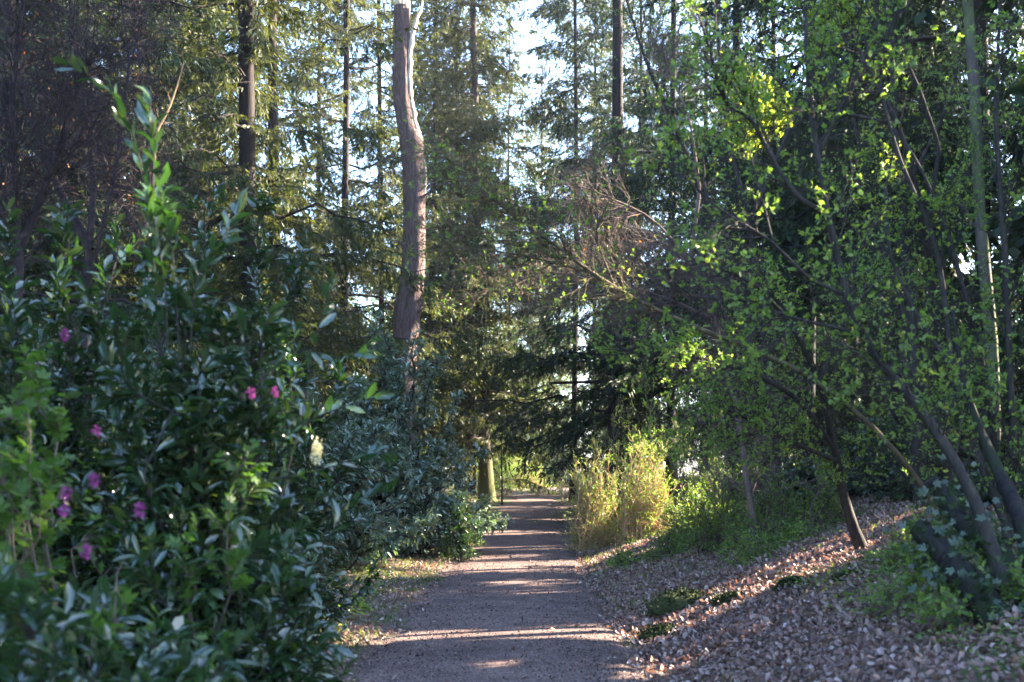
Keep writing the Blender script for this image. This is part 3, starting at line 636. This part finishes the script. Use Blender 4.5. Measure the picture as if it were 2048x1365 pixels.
spring('hazel_shrub', 'pale brown twiggy shrub behind the far bend on the right', 'shrub', 1300, 800, 42, 2.4, 1.2, 60, 1000, mat='fresh_pale')
spring('elder_hedge', 'bright yellow green shrub on the left where the path bends', 'shrub', 1045, 872, 62, 2.0, 1.5, 170, 2600, mat='fresh_bright', bark='twig_gold', spread=.8)
spring('elder_hedge', 'bright yellow green shrub behind the mossy trunk', 'shrub', 985, 875, 57, 1.6, 1.2, 130, 2000, mat='fresh_bright', spread=.8)
spring('bramble', 'small sunlit leafy plant below the domed rhododendron', 'shrub', 915, 1010, 26, .55, 1.2, 60, 600, mat='fresh_pale', spread=.8)
spring('bramble', 'low leafy plant left of the path before the mossy trunk', 'shrub', 955, 985, 34, .6, 1.4, 50, 500, mat='fresh', spread=.8)
spring('holly_bush', 'small glossy bush with white sun glints by the domed rhododendron', 'shrub', 925, 950, 23, .35, .4, 26, 160, mat='laurel', T=T_LAUREL, LL=.11, bark='bark_dark')

# small ornamental tree stump and sapling by the far path
def free_tube(name, pts, radii, mat, parent, s=10, k=24, rough=.05):
    P = np.array(pts, float); radii = list(radii); g0 = float(gz(P[0, 0], P[0, 1]))
    if -.9 < P[0, 2] - g0 < 1.6 and max(radii) > .03:      # foot flares and enters the ground
        d = P[0] - P[1]; d = d / max(-d[2], .3) if d[2] < -.05 else np.array([0, 0, -1.]); d[:2] = np.clip(d[:2], -.8, .8)
        h = P[0, 2] - g0
        if h > 0: P = np.concatenate([[P[0] + d * (h + .25)], [P[0] + d * h * .5], P]); radii = [radii[0] * 1.5, radii[0] * 1.15] + radii
        else: P = np.concatenate([[P[0] + d * .2], P]); radii = [radii[0] * 1.2] + radii
    q = np.linspace(0, 1, len(P)); t = np.linspace(0, 1, k)
    C = np.stack([np.interp(t, q, P[:, a]) for a in range(3)], 1); R = np.interp(t, q, radii)
    if k > 8: C[1:-1] = (C[:-2] + 2 * C[1:-1] + C[2:]) / 4
    C = np.concatenate([C, C[-1:] + (C[-1:] - C[-2:-1]) * .02]); R = np.append(R, R[-1] * .05)
    return mk(name, *tubes(C, R, s, rough), mat, parent, True), C[None]
def leafy_tree(name, label, cat, stems, group, twigs, Ls, leafn, LL, T, mat, bark, up=.2, twig2=0, L2=.3, crown_t0=.2, tilt=.8, droop=.1, extra=None, extran=0, ang=.7, tr=(.006, .002)):
    """stems: list of (pixel polyline [(px,py,Y)...], radii) traced in space"""
    f = stems[0][0][0]; b = at(*f)
    root = thing(name, label, cat, (b[0], b[1], min(b[2], float(gz(b[0], b[1])))), group)
    Cs = []
    for pts, radii in stems:
        o, C = free_tube('stem', [at(*p) for p in pts], radii, M[bark], root, 9, 24, .06); Cs.append(C[:, :24])
    C = np.concatenate(Cs)
    C1, i, t1 = kids(C, twigs, crown_t0, 1, ang, Ls, 8, .13, up); C1 = C1[keep_lines(C1)]
    n1 = len(C1); wood = [tubes(C1, rad(n1, 8, *tr) * rng.uniform(.6, 1.5, n1)[:, None], 4)]
    src = C1
    if twig2:
        C2, _, _ = kids(C1, twig2, .15, 1, .75, L2, 5, .14, up * .6)
        kp = keep_lines(C2); C2 = C2[kp]
        wood.append(tubes(C2, rad(len(C2), 5, .0034, .0012), 3)); src = C2
    mk('twigs', *join(wood), M[bark], root, True)
    if leafn:
        nn = leafn; j = rng.integers(0, len(src), nn); P, Tn = samp(src, j, rng.random(nn) ** .7)
        # leaves open in small tufts of three or four
        P = np.repeat(P, 3, 0); Tn = np.repeat(Tn, 3, 0); nn *= 3
        D = Tn * .5 + nrm(rng.standard_normal((nn, 3))) + UP * (.25 - droop)
        kp = keep_mask(P)
        mk('foliage', *leaves(P[kp], D[kp], LL * rng.uniform(.3, 1.12, kp.sum()), T, tilt=tilt), M[mat], root)
    if extra:
        j = rng.integers(0, len(src), extran); P, Tn = samp(src, j, rng.random(extran))
        mk('withered_foliage', *leaves(P, Tn * .3 + rng.standard_normal(P.shape) - UP * .8, .05, T_KITE), M[extra], root)
    return root

leafy_tree('sapling', 'thin young sapling standing at the path edge before the yellow green shrub', 'young tree', [([(1004, 992, 43), (1004, 950, 43), (1002, 900, 43), (1007, 850, 43)], [.035, .03, .025, .01])], None, 14, .5, 20, .05, T_KITE, 'fresh', 'bark_dark', up=.8, crown_t0=.5)

G1 = 'young spring trees on the bank'
leafy_tree('hazel_tree', 'young tree with a dark stem curving up from the lower right to the top edge', 'young tree', [
    ([(2050, 1330, 8.0), (1960, 1010, 8.2), (1880, 870, 8.3), (1790, 760, 8.4), (1715, 665, 8.5), (1680, 540, 8.6), (1650, 400, 8.7), (1625, 250, 8.8), (1612, 100, 8.9), (1610, -80, 9)], [.07, .045, .036, .031, .027, .024, .022, .019, .016, .01]),
    ([(1655, 430, 8.7), (1600, 400, 8.6), (1550, 330, 8.6), (1500, 230, 8.5), (1450, 215, 8.4), (1420, 100, 8.3), (1390, 10, 8.2)], [.02, .018, .016, .014, .01, .008, .004]),
    ([(1690, 590, 8.5), (1620, 560, 8.4), (1540, 480, 8.3), (1440, 420, 8.2), (1340, 330, 8.1)], [.014, .012, .01, .007, .003]),
    ([(1640, 300, 8.8), (1690, 200, 9), (1740, 90, 9.2), (1760, -60, 9.3)], [.016, .013, .01, .006]),
    ([(1715, 665, 8.5), (1600, 640, 8.2), (1480, 600, 8.0), (1360, 590, 7.8)], [.014, .011, .008, .003])],
    G1, 190, .9, 2600, .05, T_LEAF, 'fresh', 'bark_dark', twig2=1500, L2=.32)
leafy_tree('hazel_tree', 'young tree of several thin dark stems fanning up near the right border', 'young tree', [
    ([(2010, 1040, 10.5), (1940, 880, 10.5), (1905, 740, 10.6), (1890, 600, 10.7), (1870, 470, 10.8), (1800, 330, 10.9), (1760, 180, 11), (1740, 0, 11)], [.045, .036, .03, .026, .022, .018, .014, .008]),
    ([(2010, 1040, 10.5), (1985, 850, 10.6), (1960, 700, 10.8), (1900, 480, 11), (1850, 350, 11), (1790, 250, 11.1)], [.04, .032, .026, .02, .015, .006]),
    ([(2030, 1020, 10.5), (2020, 760, 10.4), (2010, 500, 10.3), (1990, 250, 10.3), (2000, 0, 10.2)], [.04, .032, .026, .02, .012]),
    ([(1905, 740, 10.6), (1840, 640, 10.8), (1780, 520, 11), (1770, 380, 11.1), (1810, 200, 11.2)], [.02, .018, .014, .01, .005])],
    G1, 190, 1.0, 2300, .052, T_LEAF, 'fresh', 'bark_dark', twig2=1400, L2=.35)
leafy_tree('hawthorn_tree', 'low arching young tree whose leafy twigs hang over the leaf bank', 'young tree', [
    ([(1720, 1090, 13), (1690, 1010, 12.8), (1670, 900, 12.4), (1640, 760, 12), (1580, 640, 11.6), (1500, 560, 11.2), (1400, 520, 10.8)], [.07, .055, .042, .034, .026, .018, .006]),
    ([(1670, 900, 12.4), (1600, 800, 12), (1500, 740, 11.5), (1380, 720, 11), (1260, 700, 10.6)], [.03, .026, .02, .012, .004]),
    ([(1670, 920, 12.4), (1570, 880, 12), (1480, 830, 11.6), (1380, 850, 11.3)], [.025, .02, .012, .004]),
    ([(1640, 760, 12), (1700, 620, 12), (1760, 560, 12), (1820, 520, 12)], [.02, .016, .01, .004])],
    G1, 170, .85, 3300, .048, T_LEAF, 'fresh', 'bark_dark', twig2=1300, L2=.32, up=.05)
leafy_tree('beech_tree', 'arching branch reaching left over the path with sunlit moss and sparse leaves', 'tree', [
    ([(1900, 1060, 12), (1800, 900, 12), (1620, 740, 11.8), (1400, 660, 11.5), (1270, 600, 11.3), (1180, 545, 11.1), (1130, 505, 11), (1060, 455, 10.9), (1000, 410, 10.8), (930, 350, 10.7), (858, 285, 10.6)], [.026, .025, .024, .022, .02, .018, .016, .013, .01, .007, .004]),
    ([(1180, 545, 11.1), (1120, 530, 11), (1050, 510, 10.9), (960, 500, 10.8), (860, 490, 10.7)], [.012, .01, .008, .005, .002]),
    ([(1270, 600, 11.3), (1200, 590, 11.4), (1100, 600, 11.4), (980, 580, 11.5)], [.014, .01, .007, .002]),
    ([(1230, 575, 11.2), (1200, 500, 11.3), (1180, 420, 11.3), (1190, 340, 11.4)], [.012, .009, .006, .002])],
    None, 170, .8, 1000, .042, T_LEAF, 'fresh', 'twig_branch', twig2=1500, L2=.4, up=.05, tr=(.005, .0015), crown_t0=.35, extra='dead', extran=50)
leafy_tree('beech_tree', 'bare brown twiggy beech with a few orange leaves, right of the path', 'tree', [
    ([(1500, 1000, 16), (1470, 800, 16), (1430, 640, 16), (1380, 520, 15.8), (1300, 430, 15.5), (1180, 380, 15)], [.045, .038, .032, .024, .015, .005]),
    ([(1430, 640, 16), (1340, 600, 15.8), (1220, 560, 15.4), (1080, 540, 15)], [.03, .02, .012, .004]),
    ([(1380, 520, 15.8), (1400, 380, 15.6), (1380, 240, 15.5), (1330, 120, 15.5)], [.03, .022, .015, .006])],
    None, 260, 1.3, 700, .04, T_KITE, 'fresh', 'twig', twig2=4400, L2=.6, up=-.1, tr=(.007, .002), extra='dead', extran=260)
leafy_tree('birch_tree', 'pale grey straight trunk behind the stems at the right border', 'tree', [
    ([(1990, 1020, 15), (1985, 700, 15), (1960, 450, 15), (1950, 200, 15), (1935, 0, 15), (1930, -300, 15)], [.1, .08, .075, .07, .06, .04])],
    None, 70, 1.6, 1800, .05, T_KITE, 'fresh', 'bark_grey', twig2=700, L2=.4, crown_t0=.35)
leafy_tree('hazel_tree', 'young tree filling the upper middle right with small fresh leaves', 'young tree', [
    ([(1560, 960, 17), (1530, 700, 17), (1500, 450, 17), (1450, 250, 17), (1430, 0, 17), (1420, -200, 17)], [.05, .045, .04, .032, .02, .01]),
    ([(1530, 700, 17), (1450, 500, 16.6), (1370, 300, 16.2), (1290, 120, 16), (1240, -40, 16)], [.05, .04, .03, .02, .006]),
    ([(1500, 450, 17), (1560, 300, 17), (1640, 130, 17), (1680, -60, 17)], [.04, .03, .02, .008])],
    G1, 230, 1.5, 2900, .055, T_KITE, 'fresh', 'bark_dark', twig2=2200, L2=.55)
leafy_tree('hazel_tree', 'loose green young tree behind the stems at upper right', 'young tree', [
    ([(1840, 980, 16), (1830, 700, 16), (1800, 400, 16), (1780, 100, 16), (1800, -200, 16)], [.09, .07, .05, .035, .02]),
    ([(1830, 700, 16), (1750, 450, 15.8), (1700, 200, 15.6), (1690, -50, 15.5)], [.05, .035, .02, .008]),
    ([(1800, 400, 16), (1880, 250, 16), (1940, 60, 16)], [.04, .025, .008])],
    G1, 200, 1.4, 2300, .055, T_KITE, 'fresh', 'bark_dark', twig2=1500, L2=.5)
leafy_tree('hazel_tree', 'young tree with golden sunlit leaves high at the right', 'young tree', [
    ([(1900, 1000, 12), (1880, 700, 11.6), (1850, 450, 11.3), (1800, 250, 11), (1730, 130, 11), (1690, 30, 11)], [.05, .045, .035, .025, .015, .006]),
    ([(1850, 450, 11.3), (1880, 300, 11.2), (1840, 180, 11), (1800, 90, 11)], [.025, .02, .012, .004]),
    ([(1800, 250, 11), (1700, 230, 10.9), (1600, 220, 10.8), (1520, 230, 10.7)], [.02, .015, .01, .004])],
    None, 170, 1.0, 2300, .042, T_LEAF, 'yellow', 'bark_dark', twig2=900, L2=.3, crown_t0=.55)

# thicket of bare brown branches upper left
for lab, stems in (('bare brown tree of thin purple brown twigs at upper left', [([(180, 900, 13), (170, 600, 13), (190, 350, 13), (150, 100, 13), (120, -200, 13)], [.045, .04, .03, .02, .01]), ([(170, 600, 13), (230, 350, 13), (260, 120, 13), (230, -80, 13)], [.025, .02, .015, .006]), ([(180, 500, 13), (80, 300, 13), (20, 80, 13)], [.05, .03, .012])]),
                   ('bare brown tree behind the tall laurel shoots with sunlit warm twigs', [([(330, 800, 15), (310, 550, 15), (300, 300, 15), (270, 50, 15), (260, -150, 15)], [.04, .035, .03, .02, .01]), ([(310, 550, 15), (220, 350, 15), (160, 200, 15)], [.04, .025, .01])]),
                   ('bare brown tree at the left border against the dark spruces', [([(30, 800, 11), (40, 500, 11), (20, 250, 11), (50, -50, 11)], [.045, .04, .03, .015]), ([(40, 500, 11), (120, 300, 11), (170, 120, 11)], [.04, .03, .01])])):
    leafy_tree('bare_tree', lab, 'tree', stems, 'bare trees at the upper left', 240, 1.3, 0, .05, T_KITE, 'fresh', 'bark_purple', twig2=1300, L2=.6, up=-.4, crown_t0=.25, tr=(.005, .0015), extra='dead', extran=120)
leafy_tree('birch_sapling', 'slender pale curved bare stem catching the sun at upper left', 'young tree', [([(300, 560, 9), (305, 420, 9), (312, 265, 9), (335, 225, 9), (352, 180, 9), (368, 125, 9)], [.011, .009, .008, .007, .005, .003])], None, 5, .2, 0, .04, T_KITE, 'fresh', 'twig_gold', crown_t0=.4, tr=(.0025, .001))

# leaning dark stems, lower right
st = thing('elder_stump', 'thick dark ivy clad stems leaning out of the lower right corner', 'tree stump', at(2030, 1290, 8.2))
free_tube('trunk', [at(2090, 1420, 7.6), at(2020, 1290, 7.8), at(1950, 1180, 8), at(1890, 1110, 8.2), at(1835, 1055, 8.4)], [.17, .13, .095, .08, .07], M['bark_black'], st, 14, 24, .1)
free_tube('stem', [at(2075, 1290, 8), at(2010, 1130, 8.4), at(1940, 1060, 8.7), at(1880, 990, 9), at(1860, 960, 9)], [.13, .09, .075, .065, .06], M['bark_black'], st, 12, 24, .1)
free_tube('stem', [at(2090, 1200, 8.4), at(2040, 1030, 8.8), at(1990, 930, 9.2), at(1960, 860, 9.4), at(1925, 760, 9.5), at(1905, 620, 9.6)], [.09, .065, .045, .03, .02, .01], M['bark_black'], st, 12, 24, .1)
P0 = np.concatenate([np.linspace(at(2040, 1290, 7.7), at(1850, 1050, 8.4), 60), np.linspace(at(2010, 1130, 8.3), at(1880, 990, 9), 30)]); P0 = np.repeat(P0, 9, 0) + .13 * rng.standard_normal((810, 3))
mk('ivy', *leaves(P0, rng.standard_normal(P0.shape), .055 * rng.uniform(.6, 1.2, 810), T_LOBED, tilt=.8), M['rhodo_dark'], st)
# bigger trunk in the shade behind the bank
for px, Y, top, rx, lab in ((1590, 19, 890, .8, 'low dark holly in the shade behind the leaf bank'), (1750, 20, 800, 1.5, 'dark holly thicket behind the bank, left of the stems at the border'), (1930, 17, 760, 1.6, 'dark holly thicket behind the stems near the right border'), (2080, 14, 700, 1.5, 'tall dark holly at the right border'),
                            (1480, 27, 800, 1.6, 'dark holly behind the green shrubs at the top of the bank'), (1660, 30, 760, 2.0, 'broad dark holly far back on the bank'), (1850, 27, 720, 2.0, 'broad dark holly far back near the right border'), (2020, 22, 700, 2.0, 'broad dark holly beyond the grey trunk')):
    x = (px - 1024) / F * Y
    bush('holly', lab, 'holly', x, Y, rx, rx * .8, at(px, top, Y)[2] - float(gz(x, Y)), 60, 1100, .35, 9, .09, T_LEAF, 'rhodo_dark', 'bark_dark', low=.4, spread=.4, stemr=.02, up=.3, group='hollies behind the bank')

# ------------------------------------------------------------------ undergrowth on the bank
def plants(label, pts, name='bank_seedling', n=1):
    for q, (px, py, Y, s) in enumerate(pts):
        pass
for q, (px, py, Y, w, h, lab) in enumerate([(1800, 1150, 11, .5, .35, 'leafy bramble on the bank below the leaning stems'), (1960, 1330, 8, .6, .4, 'leafy bramble in the lower right corner'), (1850, 1260, 9, .5, .4, 'leafy bramble on the lower bank near the right corner'),
                                       (1500, 1050, 15, .5, .4, 'low green plant at the upper left end of the bank'), (1600, 1040, 15.5, .5, .3, 'low green plant in the middle of the bank top'), (1770, 1040, 13.5, .5, .4, 'low green plant right of the curved small trunk'), (1270, 1130, 20, .5, .3, 'low green plant at the path corner of the bank'), (1920, 1120, 10, .5, .5, 'leafy bramble behind the leaning stems')]):
    x = (px - 1024) / F * Y
    bush('bramble', lab, 'bramble', x, Y, w, w, h + .1, 26, 170, .2, 6, .05, T_LEAF, 'fresh', 'twig', spread=.9, stemr=.005, low=.2, tilt=.7, group='brambles on the bank')
for q, (px, Y, r, lab) in enumerate([(1592, 11.8, .14, 'round dark moss hummock in the middle of the leaf bank'), (1705, 11.2, .12, 'dark moss hummock right of the round one'), (1370, 13.2, .32, 'mossy bank edge clump beside the path'), (1330, 11.9, .2, 'mossy lump close above the path edge'), (1470, 12.5, .16, 'small moss lump left of the round hummock')]):
    x = (px - 1024) / F * Y; z = float(gz(x, Y))
    u, v = np.meshgrid(np.linspace(0, 2 * math.pi, 25)[:-1], np.linspace(.02, math.pi / 2 + .3, 12))
    rr = r * (1 + .14 * vnoise(np.cos(u) * 4 + q, np.sin(u) * 4 + v * 3) + .05 * rng.standard_normal(u.shape))
    V = np.stack([x + rr * np.sin(v) * np.cos(u) * 1.2, Y + rr * np.sin(v) * np.sin(u), z - .03 + .55 * rr * np.cos(v)], -1).reshape(-1, 3)
    idx = np.arange(u.size).reshape(u.shape)
    Qh = np.stack([idx[:-1], idx[1:], np.roll(idx[1:], -1, 1), np.roll(idx[:-1], -1, 1)], -1).reshape(-1, 4)
    Pm = np.repeat(V, 9, 0) + r * np.array([.22, .22, .04]) * rng.standard_normal((len(V) * 9, 3)); Dm = Pm - np.array([x, y_h := Y, z - .1])
    o = mk('moss_hummock', *join([(V, Qh), leaves(Pm, nrm(Dm) + .7 * rng.standard_normal(Pm.shape), .035 * rng.uniform(.5, 1.3, len(Pm)), T_KITE)]), M['moss'])
    tag(o, lab, 'moss hummock', 'moss hummocks on the bank')

# ------------------------------------------------------------------ leaf litter, grass
def scatter(n, x0, x1, y0, y1, ypow=1.0):
    y = y0 + (y1 - y0) * rng.random(n) ** ypow; x = x0 + (x1 - x0) * rng.random(n); return x, y
def litter(n, x0, x1, y0, y1, prob, L=.065, yp=1.0):
    x, y = scatter(n, x0, x1, y0, y1, yp); d = x - pcx(y)
    k = rng.random(n) < prob(d, x, y); x = x[k]; y = y[k]; n = len(x)
    on = np.abs(x - pcx(y)) < HW
    P = np.stack([x, y, gz(x, y) + np.where(on, .022, .006) + rng.random(n) * np.where(on, .004, .035)], 1)
    D = rng.standard_normal((n, 3)); D[:, 2] *= .45
    return leaves(P, D, L * rng.uniform(.55, 1.3, n), tmpl_ovate(.6, .26, -.3, .42), tilt=.8)
def pr_side(d, x, y):
    a = np.abs(d); edge = np.clip((a - HW + .1) / .5, 0, 1)
    patch = .55 + .45 * vnoise(x * 1.3, y * 1.1, 5)
    return np.where(a < HW - .12, .004, edge * np.clip(patch + .25, .05, 1) + .04)
L_all = [litter(150000, .6, 8, 5.5, 26, pr_side, .05), litter(22000, -4.5, -.7, 6, 26, pr_side, .05), litter(16000, -6, 12, 24, 60, pr_side, .09), litter(2500, -1.3, 1.3, 6, 25, lambda d, x, y: .04 + 0 * d)]
kind(mk('leaf_litter', *join(L_all), M['litter']), 'stuff', 'pale fallen leaves covering the bank and verges', 'leaf litter')
# loose stones and crumbs of soil on the path
n = 26000; y = 6 + 34 * rng.random(n) ** 1.6; u = rng.uniform(-1, 1, n); u = np.sign(u) * np.abs(u) ** .7; x = pcx(y) + u * (hw(y) + .1)
P = np.stack([x, y, pz(y) + .020 + .012 * (1 - np.clip(u, -1, 1) ** 2)], 1); D = rng.standard_normal((n, 3)); D[:, 2] *= .2
kind(mk('gravel', *leaves(P - .004 * UP, D, rng.uniform(.008, .026, n), tmpl_ovate(.9, .3, -.1, .4), tilt=.35), M['stone']), 'stuff', 'small loose stones on the path', 'gravel')
# grass on the verges
def grass(n, x0, x1, y0, y1, prob, h=.12):
    x, y = scatter(n, x0, x1, y0, y1); d = x - pcx(y); k = rng.random(n) < prob(d, x, y); x = x[k]; y = y[k]; n = len(x)
    P = np.stack([x, y, gz(x, y) - .005], 1); D = np.stack([.4 * rng.standard_normal(n), .4 * rng.standard_normal(n), np.ones(n)], 1)
    return leaves(P, D, h * rng.uniform(.4, 1.3, n), T_BLADE, N=rng.standard_normal((n, 3)), wv=.3)
def pg(d, x, y): return (np.abs(d) > HW + .08) * np.clip(.35 + .9 * vnoise(x * 1.1, y * .8, 2), 0, 1)
def pgl(d, x, y): return (d < -HW - .1) * np.clip(.6 + .6 * vnoise(x * 1.1, y * .8, 9), 0, 1)
kind(mk('grass', *join([grass(26000, -4, -1, 9, 27, pgl, .09), grass(30000, -5, 5, 26, 62, pg, .13), grass(16000, 1.2, 8, 14, 26, pg, .12), grass(9000, 1.2, 5, 6, 14, lambda d, x, y: (d > HW + .3) * np.clip(vnoise(x * 1.1, y * 1.3, 1), 0, 1), .08)]), M['grass']), 'stuff', 'short green grass on the verges of the path', 'grass')
# seedlings: small leaved ground cover over the lower bank
def cover(n, x0, x1, y0, y1, prob, L, hh):
    x, y = scatter(n, x0, x1, y0, y1); k = rng.random(n) < prob(x - pcx(y), x, y); x = x[k]; y = y[k]; n = len(x)
    P = np.stack([x, y, gz(x, y) + hh * rng.random(n)], 1); D = rng.standard_normal((n, 3)); D[:, 2] = np.abs(D[:, 2]) * .4
    return leaves(P, D, L * rng.uniform(.5, 1.2, n), T_LEAF, tilt=.5)
kind(mk('ground_cover', *join([cover(26000, 2.6, 8, 6, 12, lambda d, x, y: np.clip(.35 * (d - 1.8) + .5 * vnoise(x * 1.6, y * 1.6, 4), 0, .8), .04, .16), cover(9000, 1.3, 5, 14, 24, lambda d, x, y: np.clip(.1 + vnoise(x * 1.4, y, 6), 0, .8), .04, .15), cover(14000, -5, -1.7, 5, 20, lambda d, x, y: .45 + 0 * d, .05, .25), cover(12000, -8, 8, 26, 60, lambda d, x, y: .6 * (np.abs(d) > 1.5), .07, .2)]), M['fresh']), 'stuff', 'small leaved green ground cover', 'ground cover')
# fallen twigs on the bank
n = 260; x, y = scatter(n, 1.3, 7, 6, 18); D = rng.standard_normal((n, 3)); D[:, 2] = 0
C = grow(np.stack([x, y, gz(x, y) + .02], 1), D, rng.uniform(.12, .6, n), 6, .15, 0); C[:, :, 2] = gz(C[:, :, 0], C[:, :, 1]) + .02
kind(mk('fallen_twigs', *tubes(C, rad(n, 6, .006, .002), 5), M['twig'], None, True), 'stuff', 'thin fallen twigs on the leaf bank', 'twigs')

# ------------------------------------------------------------------ woodland beyond the bend
FT = [(-11, 66, 9, 'bushy tree behind the second row of spruces at left'), (-6, 70, 9, 'bushy tree behind the rhododendrons'), (0, 74, 8, 'bushy tree closing the view along the path'), (7, 70, 9, 'bushy tree closing the view right of the bend'), (13, 62, 9, 'bushy tree behind the brown twigs'), (18, 54, 9, 'bushy tree behind the leaf bank'), (-16, 50, 9, 'bushy tree behind the left thicket'), (10, 46, 6, 'low tree behind the bank top'), (14, 40, 6, 'low bushy tree behind the right hand stems'), (15, 30, 5, 'low bushy tree on the bank top near the right border'), (-14, 60, 13, 'round fresh green tree far behind the laurels'), (-8, 72, 12, 'leafy tree far beyond the curved trunk'), (-3, 84, 12, 'leafy tree far beyond the mossy trunk'), (2, 90, 13, 'leafy tree straight at the far end of the path'), (8, 80, 12, 'leafy tree beyond the bend on the right'),
      (14, 70, 14, 'leafy tree far behind the dark sweeping spruce'), (21, 62, 15, 'leafy tree far behind the fresh green thicket'), (-21, 54, 14, 'leafy tree far behind the bare brown trees'), (-28, 64, 15, 'leafy tree far away at the left'), (28, 56, 16, 'leafy tree far away at the right'), (-2, 72, 6, 'small round tree just behind the bend'), (-5, 62, 5, 'small round tree left of the bend in the distance'), (11, 56, 6, 'small leafy tree right of the far bend')]
for i, (x, y, h, lab) in enumerate(FT):
    z0 = float(gz(x, y)); root = thing('broadleaf_tree', lab, 'tree', (x, y, z0 - .1), 'leafy trees in the distance')
    C0 = grow(np.array([[x, y, z0 - .1]]), np.array([[0, 0, 1.]]), h * .9, 8, .06, .5)
    C1, _, _ = kids(C0, 40, .06, 1, 1.0, h * .35, 6, .14, .35)
    C2, _, _ = kids(C1, 420, .2, 1, .8, h * .14, 5, .16, 0)
    mk('trunk', *join([tubes(C0, rad(1, 8, h * .02, .03), 8), tubes(C1, rad(40, 6, .07, .015), 5), tubes(C2, rad(420, 5, .015, .005), 3)]), M['bark_grey'], root, True)
    nn = 14000; P, Tn = samp(C2, rng.integers(0, 420, nn), rng.random(nn)); P = P + .25 * rng.standard_normal(P.shape); kp = keep_mask(P)
    mk('crown', *leaves(P[kp], rng.standard_normal((kp.sum(), 3)), .17, T_KITE, tilt=1.), M[['fresh', 'fresh_pale', 'fresh'][i % 3]], root)

print('POLYS', sum(len(o.data.polygons) for o in bpy.data.objects if o.type == 'MESH'))

hz = kind(mk('veil', np.array([(x, y, z) for z in (-1.5, 34) for x, y in ((-320, -140), (320, -140), (320, 520), (-320, 520))], float), np.array([(0, 3, 2, 1), (4, 5, 6, 7), (0, 1, 5, 4), (1, 2, 6, 5), (2, 3, 7, 6), (3, 0, 4, 7)]), M['moss']), 'stuff', 'thin pale haze added in the air for the lens glow', 'veil')
hm, hn = new_mat('lens_veil'); pv = hn.nodes.new('ShaderNodeVolumePrincipled'); pv.inputs['Density'].default_value = .0004; pv.inputs['Color'].default_value = (.85, .88, 1, 1); pv.inputs['Anisotropy'].default_value = .3  # scattering volume added to imitate the soft glow of the lens
ho = hn.nodes.new('ShaderNodeOutputMaterial'); hn.links.new(pv.outputs[0], ho.inputs['Volume']); hz.data.materials[0] = hm
